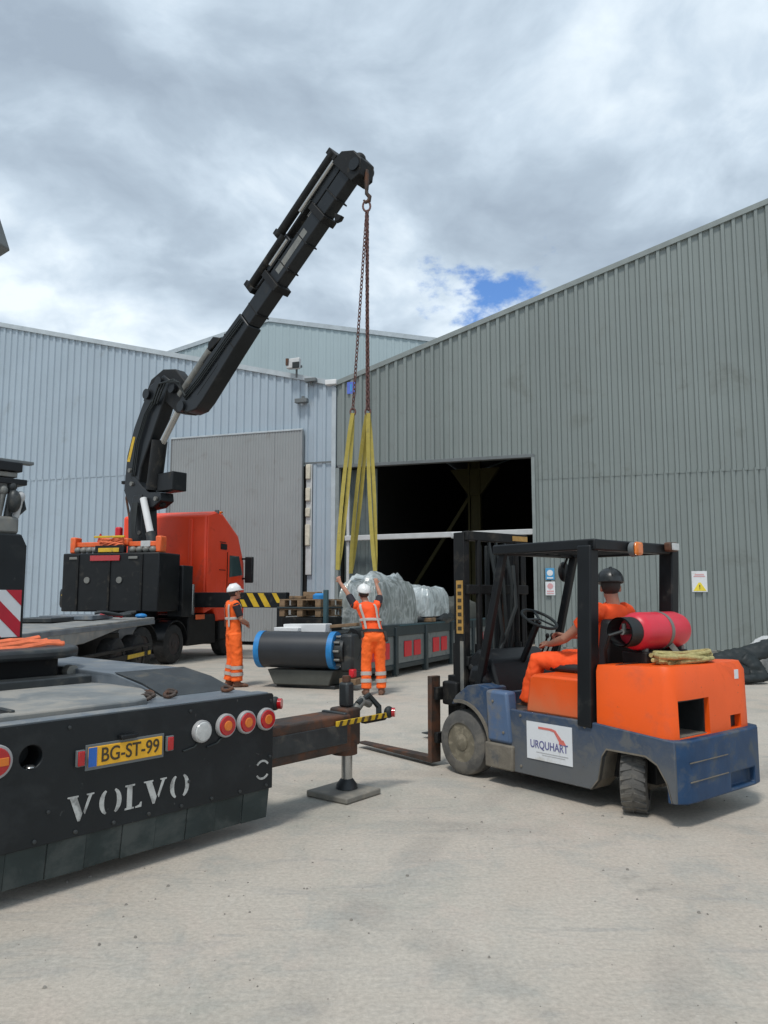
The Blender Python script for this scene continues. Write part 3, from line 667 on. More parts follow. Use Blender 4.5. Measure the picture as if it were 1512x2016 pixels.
for k in range(3): a.bar(c0, c0 + (u * math.cos(2.1 * k) + v * math.sin(2.1 * k)) * .165, .025, .01, ax)
a.build('wheel_spoke', 'rubber', sw)
for k in range(4): MB().tube([(1.30, -.12 - k * .07, 1.05), (1.22, -.12 - k * .07, 1.22)], .009, 8).ell((1.218, -.12 - k * .07, 1.235), .02, .02, .025, 8, 6).build('lever', 'black', fk)
a = MB(); a.box(.42, .92, -.25, .25, .955, 1.03); st = a.build('seat', 'seat', fk, bev=.03)
a = MB(); a.prism([(.32, 1.0), (.44, 1.0), (.38, 1.42), (.28, 1.40)], (0, -.23, 0), (1, 0, 0), (0, 0, 1), (0, .46, 0)); a.build('backrest', 'seat', st, bev=.03)
# company sign on the flank
sg = bx('side_sign', 'sign_white', fk, .40, .86, Wd + .0015, Wd + .006, .28, .578, bev=0)
yy = Wd + .0065
a = MB(); a.prism([(.735, .528), (.735, .545), (.60, .545), (.56, .535), (.50, .47), (.46, .435), (.475, .43), (.53, .455), (.575, .52), (.62, .528)], (0, yy, 0), (1, 0, 0), (0, 0, 1), (0, .002, 0)); a.build('logo_swoosh', 'logo_red', sg)
a = MB(); a.prism([(.455, .43), (.485, .47), (.525, .46), (.53, .43)], (0, yy, 0), (1, 0, 0), (0, 0, 1), (0, .0015, 0)); a.build('logo_swoosh', 'logo_red', sg)
text('lettering', 'URQUHART', 'logo_blue', sg, (.632, yy + .001, .400), (R(90), 0, R(180)), .088, .001, sx=.80)
a = MB(); a.box(.44, .76, yy - .001, yy + .001, .338, .345); a.box(.47, .70, yy - .001, yy + .001, .322, .328); a.build('lettering_line', 'logo_grey', sg)
# gas bottle lying across the back
gb = thing('gas_bottle', 'red gas bottle strapped crosswise on the back of the forklift', 'gas bottle', FK, FKR)
r_ = .150
a = MB(); prof = [(.30, .05), (.295, .10), (.27, .135), (.22, r_), (-.29, r_), (-.36, .135), (-.395, .09), (-.405, .02)]
a.tube([(.05, y, 1.325) for y, _ in prof], [q for _, q in prof], 32); a.build('cylinder', 'tank_red', gb)
a = MB(); a.tube([(.05, .29, 1.325), (.05, .44, 1.325)], .115, 28, cap=False); a.tube([(.05, .44, 1.325), (.05, .29, 1.325)], .105, 28, cap=False); a.build('valve_collar', 'rubber', gb)
a = MB(); a.cyl((.05, .30, 1.325), (.05, .41, 1.325), .022, n=10); a.cyl((.05, .38, 1.325), (.05, .38, 1.39), .018, n=10); a.build('valve', 'greysteel', gb)
MB().tube([(.05, .40, 1.33), (.12, .47, 1.30), (.2, .42, 1.18), (.24, .35, 1.05)], .014, 8).build('gas_hose', 'rubber', gb)
a = MB(); a.tube([(.05, -.05, 1.325), (.05, -.09, 1.325)], r_ + .004, 32); a.build('strap', 'greysteel', gb)
a = MB(); a.bar((.05 - r_ * .75, -.08, 1.325 - r_ * .72), (-.10, -.15, 1.12), .012, .045); a.build('strap_end', 'greysteel', gb)
bx('cradle', 'black2', fk, -.06, .16, -.34, .26, 1.06, 1.17, bev=.01)
bx('cradle_leg', 'greysteel', fk, -.02, .02, .16, .20, 1.05, 1.2); bx('cradle_leg', 'greysteel', fk, -.02, .02, -.36, -.32, 1.05, 1.2)
# rope heap on the counterweight
a = MB(); r2 = random.Random(3)
for k in range(7):
    pts = []; ph = r2.random() * 6; ay = .20 + .05 * r2.random(); axx = .09 + .04 * r2.random(); cx0 = -.27 + .05 * r2.random(); cy0 = .02 + .12 * (r2.random() - .5)
    for i in range(26):
        t_ = i / 25 * 2 * math.pi * 1.1 + ph; wob = .05 * math.sin(2.3 * t_ + k * 1.9)
        pts.append((cx0 + axx * math.cos(t_) + .02 * math.sin(3 * t_ + k), cy0 + (ay * 1.25 + wob) * math.sin(t_) + wob * .6, 1.107 + .009 * k + .012 * math.sin(2 * t_ + k)))
    a.tube(pts, .017, 8)
tag(a.build('rope', 'rope', None, loc=FK), 'straw-coloured rope heaped on the orange counterweight of the forklift', 'rope')
C.objects['rope'].rotation_euler = (0, 0, R(FKR))

# ------------------------------------------------------------------ people
def ringset(pts, rx, ry, side, fwd=None):
    out = []
    for i, p in enumerate(pts):
        out.append((Vector(p), Vector(side[i] if isinstance(side, list) else side).normalized() * rx[i], Vector(fwd[i] if isinstance(fwd, list) else fwd).normalized() * ry[i]))
    return out
def hand(bm, wr, d, nrm, curl, sgn, s=1.0):
    """palm and five fingers; d along the hand, nrm out of the palm, sgn = side the thumb leaves from"""
    d = Vector(d).normalized(); nrm = Vector(nrm); nrm = (nrm - d * nrm.dot(d)).normalized(); lat = d.cross(nrm) * sgn
    wr = Vector(wr)
    bm.loft([(wr - d * .02, lat * .027 * s, nrm * .021 * s), (wr + d * .02 * s, lat * .033 * s, nrm * .02 * s), (wr + d * .06 * s, lat * .042 * s, nrm * .018 * s), (wr + d * .095 * s, lat * .042 * s, nrm * .014 * s)], n=12)
    for k, (off, L) in enumerate(((.031, .072), (.0105, .082), (-.0105, .077), (-.031, .060))):
        p = wr + d * .085 * s + lat * off * s; pts = [p]; a_ = 0
        for j, q in enumerate((.42, .32, .26)):
            a_ += R(curl) * (.75 if j == 0 else 1.0)
            pts.append(pts[-1] + (d * math.cos(a_) + nrm * math.sin(a_)) * L * q * s)
        bm.tube(pts, [.0095 * s, .009 * s, .0085 * s, .007 * s], 8)
    b = wr + d * .025 * s + lat * .03 * s
    q1 = b + (lat * .75 + d * .6 + nrm * .25).normalized() * .038 * s; q2 = q1 + (lat * .25 + d * .8 + nrm * .5 * (curl / 60)).normalized() * .032 * s
    bm.tube([b - lat * .012, q1, q2], [.014 * s, .011 * s, .008 * s], 8)
def person(label, loc, rz, J, helmet, vest_m, trouser_m, vest=True, shirt=None, sleeve=.55, look=(0, 1, 0), headup=(0, 0, 1), belt=True, group=None):
    V = {k: Vector(v) for k, v in J.items() if not k.startswith('_')}
    lk_ = Vector(look).normalized(); hu = Vector(headup); hs = lk_.cross(hu).normalized(); hu = hs.cross(lk_)
    hm = Matrix((( hs.x, lk_.x, hu.x), (hs.y, lk_.y, hu.y), (hs.z, lk_.z, hu.z)))
    sx = (V['sh_r'] - V['sh_l']).normalized(); hx = (V['hip_r'] - V['hip_l']).normalized()
    up = (V['neck'] - V['pelvis']).normalized(); fx = up.cross(sx).normalized(); ff = up.cross(hx).normalized()
    # body: one continuous surface
    B = MB()
    H = V['head']
    B.ell(H + hm @ Vector((0, -.008, .025)), .076, .096, .10, mtx=hm); B.ell(H + hm @ Vector((0, .03, -.055)), .055, .062, .062, mtx=hm)
    B.tube([H + hm @ Vector((0, .085, .02)), H + hm @ Vector((0, .108, -.018)), H + hm @ Vector((0, .088, -.03))], [.010, .016, .012], 8)
    B.ell(H + hm @ Vector((0, .083, -.058)), .024, .012, .010, 8, 6, mtx=hm); B.ell(H + hm @ Vector((0, .078, -.10)), .024, .018, .018, 8, 6, mtx=hm)
    B.ell(H + hm @ Vector((0, .078, .035)), .052, .015, .010, 8, 6, mtx=hm)
    for s_ in (-1, 1): B.ell(H + hm @ Vector((s_ * .078, -.01, -.01)), .012, .022, .034, 8, 6, mtx=hm)
    B.tube([V['neck'] - up * .06, V['neck'], H + hm @ Vector((0, -.02, -.05))], [.075, .057, .055], 12)
    mid = V['pelvis'].lerp(V['neck'], .5); che = V['pelvis'].lerp(V['neck'], .78)
    B.loft(ringset([V['pelvis'] - up * .08, V['pelvis'], mid, che, V['neck'] - up * .03], [.13, .15, .135, .155, .07], [.09, .10, .09, .10, .06], [hx, hx, sx, sx, sx], [ff, ff, fx, fx, fx]), n=16)
    for s_ in ('l', 'r'):
        B.tube([V['sh_' + s_].lerp(V['neck'], .3), V['sh_' + s_], V['sh_' + s_].lerp(V['el_' + s_], .45), V['el_' + s_], V['el_' + s_].lerp(V['wr_' + s_], .35), V['wr_' + s_]], [.05, .055, .046, .038, .038, .026], 12)
        hand(B, V['wr_' + s_], J['_hd_' + s_], J['_hn_' + s_], J.get('_curl', 35), 1 if J.get('_th_' + s_, 1) > 0 else -1)
        B.tube([V['hip_' + s_], V['hip_' + s_].lerp(V['kn_' + s_], .4), V['kn_' + s_], V['kn_' + s_].lerp(V['an_' + s_], .3), V['an_' + s_]], [.078, .07, .05, .05, .038], 12)
    body = B.build('person', 'skin', None, rem=.009, sm=2, loc=loc); body.rotation_euler = (0, 0, R(rz)); tag(body, label, 'person', group)
    # eyes
    for s_ in (-1, 1):
        MB().ell(H + hm @ Vector((s_ * .031, .080, .012)), .012, .009, .009, 10, 6, mtx=hm).build('eye', 'hair', body)
    # hair at nape and temples
    A = MB(); A.ell(H + hm @ Vector((0, -.022, .02)), .082, .094, .095, mtx=hm); A.build('hair', 'hair', body)
    # trousers
    T = MB()
    T.loft(ringset([V['pelvis'] - up * .13, V['pelvis'] - up * .05, V['pelvis'] + up * .04, V['pelvis'] + up * .10], [.14, .178, .172, .158], [.10, .128, .122, .112], hx, ff), n=18)
    for s_ in ('l', 'r'):
        hp, kn, an = V['hip_' + s_], V['kn_' + s_], V['an_' + s_]
        T.tube([hp + (kn - hp).normalized() * -.03, hp.lerp(kn, .35), hp.lerp(kn, .8), kn, kn.lerp(an, .3), kn.lerp(an, .75), an.lerp(kn, .04)], [q * (1 + (J.get('_baggy', 1.0) - 1) * w_) for q, w_ in ((.104, .25), (.097, .6), (.083, 1), (.080, 1), (.078, 1), (.075, 1), (.080, 1))], 16)
    T.build('trousers', trouser_m, body, rem=.012, sm=2, disp=.026)
    for s_ in ('l', 'r'):
        kn, an = V['kn_' + s_], V['an_' + s_]
        ks = J.get('_bands', (.38, .66)); bg = J.get('_baggy', 1.0)
        for k in ks:
            p = kn.lerp(an, k); t_ = (an - kn).normalized() * .03
            MB().tube([p - t_, p + t_], .0855 * bg, 16, cap=False).build('leg_band', 'refl', body)
        if J.get('_outseam'):
            hp = V['hip_' + s_]
    # upper garment
    G = MB()
    tor = ringset([V['pelvis'] + up * .02, V['pelvis'] + up * .10, mid, che, V['neck'].lerp(che, .45), V['neck'] - up * .0],
                  [.172, .165, .160, .188, .175, .078], [.125, .122, .115, .126, .11, .072], [hx, hx, sx, sx, sx, sx], [ff, ff, fx, fx, fx, fx])
    G.loft(tor, n=20)
    for s_ in ('l', 'r'):
        sh, el = V['sh_' + s_], V['el_' + s_]
        end = sh.lerp(el, sleeve if shirt is None else .12)
        G.tube([sh.lerp(V['neck'], .35), sh, sh.lerp(end, .5), end], [.064, .078, .07, .068], 14)
    G.build('vest' if vest else 'shirt', vest_m, body, rem=.012, sm=2, disp=.020)
    if shirt:
        for s_ in ('l', 'r'):
            sh, el = V['sh_' + s_], V['el_' + s_]
            MB().tube([sh.lerp(V['neck'], .2), sh, sh.lerp(el, .4), sh.lerp(el, .8)], [.05, .071, .064, .060], 14).build('sleeve', shirt, body, rem=.012, sm=2, disp=.01)
    if vest:
        def at(fr, ang, off=.026):
            k = fr * (len(tor) - 1); i = min(int(k), len(tor) - 2); q = k - i
            c_ = tor[i][0].lerp(tor[i + 1][0], q); u_ = tor[i][1].lerp(tor[i + 1][1], q); v_ = tor[i][2].lerp(tor[i + 1][2], q)
            p = u_ * math.cos(ang) + v_ * math.sin(ang); return c_ + p + p.normalized() * off
        def ribbon(path, half):
            A = MB(); L = []
            for i, (p, dirv) in enumerate(path): L.append((p - dirv * half, p + dirv * half))
            for i in range(len(L) - 1): A.face([L[i][0], L[i + 1][0], L[i + 1][1], L[i][1]])
            bmesh.ops.remove_doubles(A.bm, verts=A.bm.verts, dist=.0005)
            o_ = A.build('reflective_strip', 'refl', body); md = o_.modifiers.new('thickness', 'SOLIDIFY'); md.thickness = .005; md.offset = 0
            md = o_.modifiers.new('smooth', 'SUBSURF'); md.levels = md.render_levels = 1
        for sgn in (-1, 1):
            for base in (90, -90):
                path = []
                for i in range(9):
                    fr = .14 + .70 * i / 8; ang = R(base + sgn * 36 + (-sgn * 12 * i / 8 if False else 0))
                    p = at(fr, ang); tn = (at(fr, ang + .05) - at(fr, ang - .05)).normalized(); path.append((p, tn))
                ribbon(path, .024)
        A = []
        for i in range(33):
            ang = 2 * math.pi * i / 32; A.append((at(.36, ang), up))
        ribbon(A, .026)
    if belt:
        MB().loft(ringset([V['pelvis'] + up * .035, V['pelvis'] + up * .085], [.185, .180], [.135, .132], hx, ff), n=20, cap=False).build('belt', 'leather', body)
        for s_ in (-1, 1):
            c_ = V['pelvis'] + hx * s_ * .185 - up * .03
            A = MB(); A.obox(c_, hx * .025, ff * .06, up * .085); A.build('belt_pouch', 'leather', body, bev=.02)
    # boots
    for s_ in ('l', 'r'):
        an = V['an_' + s_]; td = Vector(J.get('_toe_' + s_, (0, 1, 0))).normalized(); sd = td.cross(Vector((0, 0, 1)))
        A = MB(); z0 = an.z - .085
        A.loft([(an + Vector((0, 0, .05)), sd * .055, td * .06), (an - Vector((0, 0, .03)), sd * .052, td * .065), (an - Vector((0, 0, .08)), sd * .05, td * .085)], n=14)
        A.loft([(an - td * .075 - Vector((0, 0, .055)), sd * .042, Vector((0, 0, .032))), (an + td * .03 - Vector((0, 0, .045)), sd * .05, Vector((0, 0, .042))), (an + td * .13 - Vector((0, 0, .055)), sd * .052, Vector((0, 0, .034))), (an + td * .20 - Vector((0, 0, .066)), sd * .034, Vector((0, 0, .022)))], n=14)
        A.build('boot', 'boot', body, rem=.012, sm=2)
    # helmet
    A = MB(); hc = H + hm @ Vector((0, -.008, .045)); n = 28; rows = []
    for j in range(8):
        t_ = R(4 + 86 * j / 7); r0 = math.cos(R(90) - t_)
        rows.append([A.bm.verts.new(hc + hm @ Vector((.112 * math.sin(t_) * math.cos(2 * math.pi * i / n), .135 * math.sin(t_) * math.sin(2 * math.pi * i / n), .012 + .112 * math.cos(t_)))) for i in range(n)])
    rows.append([A.bm.verts.new(hc + hm @ Vector((.116 * math.cos(2 * math.pi * i / n), (.14 + (.045 * max(0, math.sin(2 * math.pi * i / n)) ** 2)) * math.sin(2 * math.pi * i / n), -.004 - .01 * max(0, math.sin(2 * math.pi * i / n))))) for i in range(n)])
    for j in range(len(rows) - 1):
        for i in range(n): A.bm.faces.new((rows[j][i], rows[j][(i + 1) % n], rows[j + 1][(i + 1) % n], rows[j + 1][i]))
    A.bm.faces.new(rows[0])
    ho = A.build('helmet', helmet, body); md = ho.modifiers.new('thickness', 'SOLIDIFY'); md.thickness = .006
    A = MB(); A.tube([hc + hm @ Vector((0, -.13, .05)), hc + hm @ Vector((0, -.06, .118)), hc + hm @ Vector((0, .06, .118)), hc + hm @ Vector((0, .13, .05))], [.006, .012, .012, .006], 8); A.build('helmet_ridge', helmet, ho)
    return body
# worker guiding the slings, seen from behind, both arms raised
person('person in orange hi-vis seen from behind, arms raised to the yellow slings', (-.175, 12.80, 0), 4, dict(
    pelvis=(.01, 0, .97), neck=(-.12, .10, 1.50), head=(-.155, .16, 1.645), sh_l=(-.31, .08, 1.455), el_l=(-.43, .16, 1.66), wr_l=(-.55, .24, 1.83), sh_r=(.08, .10, 1.46), el_r=(.13, .30, 1.62), wr_r=(.075, .38, 1.80),
    hip_l=(-.085, 0, .90), kn_l=(-.115, .03, .50), an_l=(-.115, -.02, .09), hip_r=(.095, 0, .90), kn_r=(.115, .04, .50), an_r=(.135, .02, .09),
    _hd_l=(-.35, .2, .9), _hn_l=(.4, .8, .0), _hd_r=(-.1, .2, .97), _hn_r=(-.3, .9, 0), _curl=55, _baggy=1.08, _toe_l=(-.2, 1, 0), _toe_r=(.2, 1, 0), _th_l=1, _th_r=-1),
    'helmet_w', 'hv_red', 'hv', look=(-.18, .93, .25), shirt='navy')
# worker watching, turned to the right
person('person in orange hi-vis and white helmet standing beside the red truck, watching', (-2.70, 13.95, 0), -62, dict(
    pelvis=(0, .0, .98), neck=(0, -.03, 1.51), head=(.0, .01, 1.66), sh_l=(-.19, -.03, 1.455), el_l=(-.245, .06, 1.19), wr_l=(-.07, .25, 1.10), sh_r=(.19, -.03, 1.455), el_r=(.245, .06, 1.19), wr_r=(.08, .24, 1.12),
    hip_l=(-.09, 0, .91), kn_l=(-.105, .03, .50), an_l=(-.12, -.03, .09), hip_r=(.09, 0, .91), kn_r=(.10, .04, .50), an_r=(.11, .05, .09),
    _hd_l=(.8, .35, -.3), _hn_l=(.2, -.8, -.3), _hd_r=(-.8, .35, -.3), _hn_r=(-.2, -.8, -.3), _curl=30, _baggy=1.32, _toe_l=(-.2, 1, 0), _toe_r=(.2, 1, 0), _th_l=-1, _th_r=1),
    'helmet_w', 'hv', 'hv', look=(-.1, .95, .18), shirt='navy', belt=False)
# driver
person('person in an orange t-shirt and black helmet driving the forklift', (FK[0], FK[1], -.06), FKR - 90, dict(
    pelvis=(0, .50, 1.09), neck=(.02, .42, 1.60), head=(.03, .45, 1.735), sh_l=(-.19, .44, 1.53), el_l=(-.26, .72, 1.30), wr_l=(-.12, 1.00, 1.235), sh_r=(.21, .42, 1.53), el_r=(.26, .74, 1.32), wr_r=(.14, 1.02, 1.30),
    hip_l=(-.10, .56, 1.09), kn_l=(-.22, 1.05, 1.10), an_l=(-.24, 1.16, .72), hip_r=(.10, .56, 1.09), kn_r=(.17, 1.03, 1.11), an_r=(.17, 1.15, .72),
    _hd_l=(.25, .9, .1), _hn_l=(.3, 0, -1), _hd_r=(-.2, .9, .2), _hn_r=(-.3, 0, -1), _curl=40, _th_l=1, _th_r=-1, _bands=()),
    'helmet_k', 'hv_red', 'hv_red', vest=False, look=(.72, .66, -.05), belt=False)
# ------------------------------------------------------------------ foreground truck (rear end of a heavy tractor with its own crane)
FT = (-.773, 5.5, 0); FTR = 50.0
ft = thing('heavy_truck', 'black low truck tail with number plate and white letters in the foreground', 'truck', FT, FTR)
HZ = .925
# tail panel with a real round hole
a = MB(); a.prism([(-2.42, .283), (0, .283), (0, HZ - .012), (-.012, HZ), (-2.42, HZ)], (0, 0, 0), (1, 0, 0), (0, 0, 1), (0, .05, 0)); pn = a.build('tail_panel', 'panel', ft)
hc = MB(); hc.cyl((-1.706, -.1, .752), (-1.706, .2, .752), .062, n=28); hc = hc.build('cutter', 'hole', None); hc.location = (0, 0, 0)
cut(pn, [hc])
md = pn.modifiers.new('bevel', 'BEVEL'); md.width = .006; md.segments = 2; md.limit_method = 'ANGLE'; md.angle_limit = R(50)
a = MB(); a.tube([(-1.706, .05, .752), (-1.706, .22, .752)], .064, 28, cap=False); a.build('socket_tube', 'black2', ft)
a = MB(); a.cyl((-1.706, .20, .752), (-1.706, .22, .752), .066, n=20); a.build('socket_back', 'hole', ft)
MB().ell((-1.70, .03, .697), .028, .04, .012, 10, 6).build('socket_tongue', 'steel', ft)
for i in range(11):                                         # rubber flaps hanging below the panel
    x0 = -.02 - i * .224; a = MB()
    a.prism([(0, 0), (.2225, 0), (.2215, -.205 + .004 * ((i * 7) % 3)), (.0005, -.203)], (x0 - .221, .012 + .006 * (i % 2), .29), (1, 0, 0), (0, -.12, 1), (0, .012, 0)); a.build('rubber_flap', 'flap', ft, bev=.003)
bx('flap_rail', 'black2', ft, -2.42, -.01, .035, .075, .26, .30, bev=.004)
def lamp(x, z, rr, lens, nm):
    a = MB(); a.tube([(x, .0, z), (x, -.022, z), (x, -.028, z)], [rr, rr, rr * .94], 28); l = a.build(nm, 'lamp_rim', ft)
    if lens == 'clear':
        a = MB(); a.tube([(x, -.027, z), (x, -.036, z), (x, -.040, z)], [rr * .88, rr * .8, rr * .4], 28); a.build('lens', 'clear_lens', l)
    else:
        a = MB(); a.tube([(x, -.027, z), (x, -.038, z)], [rr * .84, rr * .78], 28); a.build('lens', 'red_lens', l)
        a = MB(); h = rr * .24; q = rr * .68
        a.tube([(x, -.0375, z), (x, -.043, z)], [rr * .46, rr * .40], 24, ) if x > -1 else a.box(x - q, x + q, -.044, -.037, z - h, z + h)
        a.build('amber_lens', 'amber_lens', l, bev=.004)
for x in (-.077, -.252, -.425): lamp(x, .758, .076, 'red', 'tail_lamp')
lamp(-.616, .745, .070, 'clear', 'reversing_lamp')
for x in (-1.90, -2.08, -2.25): lamp(x, .758, .088 if x > -2 else .076, 'red', 'tail_lamp')
bx('number_plate', 'plate', ft, -1.385, -.905, -.010, -.001, .645, .755, bev=.003)
np_ = bpy.data.objects['number_plate']
bx('plate_band', 'plate_blue', np_, -1.385, -1.335, -.0125, -.009, .647, .753, bev=0)
text('plate_text', 'BG-ST-99', 'ink', np_, (-1.118, -.0115, .700), (R(90), 0, 0), .112, .001, sx=.86)
for x in (-1.435, -.855):
    a = MB(); a.box(x - .025, x + .025, -.022, -.001, .66, .75); l = a.build('marker_lamp', 'trim_dark', ft, bev=.004)
    bx('lens', 'red_lens', l, x - .02, x + .02, -.03, -.02, .665, .745, bev=.006)
for k in range(11):                                        # bolt heads along the lower edge and the top edge
    x = -.06 - k * .23
    MB().tube([(x, 0, .312), (x, -.009, .312), (x, -.011, .312)], [.012, .011, .006], 8).build('bolt', 'deckdark', ft)
for x, z in ((-.03, .88), (-.03, .50), (-.70, .88), (-1.5, .88), (-.70, .45), (-1.60, .45), (-2.1, .45), (-2.1, .88)):
    MB().tube([(x, 0, z), (x, -.008, z), (x, -.010, z)], [.011, .010, .006], 8).build('bolt', 'deckdark', ft)
for x in (-.52, -.70): MB().tube([(x + .09, -.004, .70), (x + .03, -.012, .655), (x - .05, -.006, .64)], .006, 6).build('lamp_cable', 'rubber', ft)
bx('plate_holder', 'trim_dark', ft, -1.40, -.89, -.004, .001, .628, .77, bev=.002)
bx('plate_lamp', 'black', ft, -1.20, -1.09, -.04, .0, .775, .80, bev=.006)
# block lettering with stencil gaps
def letter(polys, x0, z0, s):
    a = MB()
    for p in polys: a.prism([(x * s, z * s * .84) for x, z in p], (x0, -.0035, z0), (1, 0, 0), (0, 0, 1), (0, .003, 0))
    a.build('letter', 'letter', pn, smooth=False)
def crescent(cx, sgn, w0):
    o_ = []
    for i in range(11):
        t_ = R(-72 + 144 * i / 10); o_.append((cx + sgn * (.10 + .32 * math.cos(t_)), .5 + .5 * math.sin(t_)))
    for i in range(11):
        t_ = R(72 - 144 * i / 10); o_.append((cx + sgn * (.10 + (.32 - w0) * math.cos(t_)), .5 + .44 * math.sin(t_)))
    return o_ if sgn > 0 else o_[::-1]
Vp = [[(-.02, 1), (.36, 1), (.36, .95), (.31, .93), (.52, .28), (.44, 0), (.36, 0), (.06, .93), (-.02, .95)], [(.58, .40), (.74, .93), (.66, .95), (.66, 1), (.93, 1), (.93, .95), (.85, .93), (.61, .22), (.56, .33)]]
Op = [crescent(.42, -1, .17), crescent(.42, 1, .17)]
Lp = [[(.02, 0), (.02, .06), (.10, .08), (.10, .92), (.02, .94), (.02, 1), (.40, 1), (.40, .94), (.30, .92), (.30, .08), (.38, .06), (.38, 0)], [(.44, 0), (.44, .05), (.60, .10), (.64, .20), (.70, .20), (.68, 0)]]
LS = .165
for x0, P_ in ((-1.43, Vp), (-1.243, Op), (-1.085, Lp), (-.955, Vp), (-.775, Op)): letter(P_, x0 - .06, .365, LS)
a = MB()
for a0 in (35, 215):
    for i in range(6):
        t0, t1 = R(a0 + 18 * i), R(a0 + 18 * i + 18)
        a.prism([(.052 * math.cos(t0), .052 * math.sin(t0)), (.066 * math.cos(t0), .066 * math.sin(t0)), (.066 * math.cos(t1), .066 * math.sin(t1)), (.052 * math.cos(t1), .052 * math.sin(t1))], (-.095, -.0035, .42), (1, 0, 0), (0, 0, 1), (0, .003, 0))
a.build('ring_mark', 'letter', pn, smooth=False, kind='stuff')
# deck
bx('deck_lip', 'deckgrey', ft, -2.42, 0, .05, .17, HZ - .06, HZ + .004, bev=.01)
a = MB(); a.prism([(0, .45), (0, HZ - .02), (6, HZ - .02), (6, .45)], (-.62, .17, 0), (0, 1, 0), (0, 0, 1), (-1.80, 0, 0)); a.build('chassis', 'deckdark', ft)
# big plate with a rounded outer corner, dusty
pl = [(-2.40, .18), (-.98, .18), (-.86, .24)] + [(-.98 + .42 * math.cos(R(t)), .95 + .62 * math.sin(R(t))) for t in range(-60, 95, 12)] + [(-1.05, 1.62), (-2.40, 1.62)]
a = MB(); a.prism(pl, (0, 0, HZ - .02), (1, 0, 0), (0, 1, 0), (0, 0, .055)); a.build('deck_plate', 'deck', ft, bev=.012)
a = MB(); a.box(-2.40, -.62, 1.64, 5.9, HZ - .02, HZ + .02); a.build('deck_plate', 'deck', ft, bev=.008)
bx('deck_slot', 'hole', ft, -2.1, -1.72, .26, .60, HZ + .030, HZ + .037, bev=0)
bx('slot_lip', 'deckdark', ft, -1.72, -1.69, .24, .62, HZ + .03, HZ + .05); bx('slot_lip', 'deckdark', ft, -2.1, -1.72, .60, .63, HZ + .03, HZ + .05)
bx('deck_plate', 'deckgrey', ft, -.86, -.02, .171, .70, HZ - .03, HZ - .004, bev=.006)
# mudguards: sloped rear, flat top
for x0, x1 in ((-.60, .0), (-2.42, -2.40)):
    prof = [(.44, HZ - .01), (.70, HZ + .055), (1.08, HZ + .115), (3.3, HZ + .12), (3.3, HZ + .09), (1.1, HZ + .085), (.72, HZ + .03), (.46, HZ - .03)]
    a = MB(); a.prism(prof, (x0, 0, 0), (0, 1, 0), (0, 0, 1), (x1 - x0, 0, 0)); a.build('mudguard', 'deckgrey', ft, bev=.008)
a = MB(); a.prism([(.44, HZ - .03), (.72, HZ + .04), (1.08, HZ + .09), (3.3, HZ + .095), (3.3, .5), (.5, .5)], (-.60, 0, 0), (0, 1, 0), (0, 0, 1), (.02, 0, 0)); a.build('mudguard_side', 'deckgrey', ft)
a = MB(); a.prism([(.44, HZ - .03), (.72, HZ + .04), (1.08, HZ + .09), (3.3, HZ + .095), (3.3, .72), (.5, .70)], (-.02, 0, 0), (0, 1, 0), (0, 0, 1), (.02, 0, 0)); a.build('mudguard_side', 'deckdark', ft)
a = MB(); a.prism([(.43, HZ - .012), (.72, HZ + .066), (1.06, HZ + .118), (1.06, HZ + .122), (.71, HZ + .074), (.425, HZ - .002)], (-.60, 0, 0), (0, 1, 0), (0, 0, 1), (.60, 0, 0)); a.build('mudguard_ramp_shade', 'deckdark', ft)  # dark skin over the rear slope: shade on that face given as colour
for y in (1.55, 2.85): wheel(ft, (-.32, y, .5), .5, .34, 'tyre_dark', 'rim_dark', 90 - 90, .55, face=1).rotation_euler = (0, 0, R(-90))
for y in (1.55, 2.85): wheel(ft, (-2.1, y, .5), .5, .34, 'tyre_dark', 'rim_dark', 0, .55, face=-1).rotation_euler = (0, 0, R(-90))
# loose shackles and chain on the deck
r3 = random.Random(5)
for k, (x, y) in enumerate(((-.72, .42), (-.60, .36), (-.66, .52), (-.52, .46), (-.80, .34), (-.14, .33))):
    pts = [(x + .035 * math.cos(q * .7), y + .05 * math.sin(q * .7), HZ + .018 + .012 * math.sin(q)) for q in range(8)]
    tag(MB().tube(pts, .013, 8).build('shackle', 'rust', None, loc=FT), 'small steel shackle lying loose near the corner of the black truck tail', 'shackle', 'shackles on the truck tail').rotation_euler = (0, 0, R(FTR))
# fifth wheel
a = MB()
fw5 = [(-.97 + .52 * math.cos(R(t)), 2.0 + .55 * math.sin(R(t))) for t in range(-100, 101, 20)] + [(-2.0, 2.55), (-2.0, 1.45)]
a.prism(fw5, (0, 0, 1.135), (1, 0, 0), (0, 1, 0), (0, 0, .075)); f5 = a.build('fifth_wheel', 'deckdark', ft, bev=.025)
a = MB(); a.box(-1.9, -.70, 1.7, 2.3, HZ + .02, 1.135); a.build('fifth_wheel_base', 'black2', ft, bev=.01)
a = MB(); a.cyl((-.62, 1.62, 1.02), (-.62, 1.70, 1.02), .05, n=14); a.build('lock_handle', 'greysteel', f5)
bx('cross_bearer', 'deckdark', ft, -2.3, -.64, 1.30, 1.50, HZ + .02, HZ + .09, bev=.01)
a = MB()
for k in range(6):
    pts = [(-1.50 + .13 * i + .03 * math.sin(i * 1.7 + k), 1.80 + .08 * k + .03 * math.cos(i + k * 2), 1.222 + .014 * (k % 3) + .015 * math.sin(i * 1.3 + k)) for i in range(8)]
    a.tube(pts, .022, 6, flat=.5)
so = a.build('ratchet_strap', 'strap_orange', None, loc=FT); so.rotation_euler = (0, 0, R(FTR)); tag(so, 'crumpled orange strap heaped on the black coupling plate of the foreground truck', 'strap')
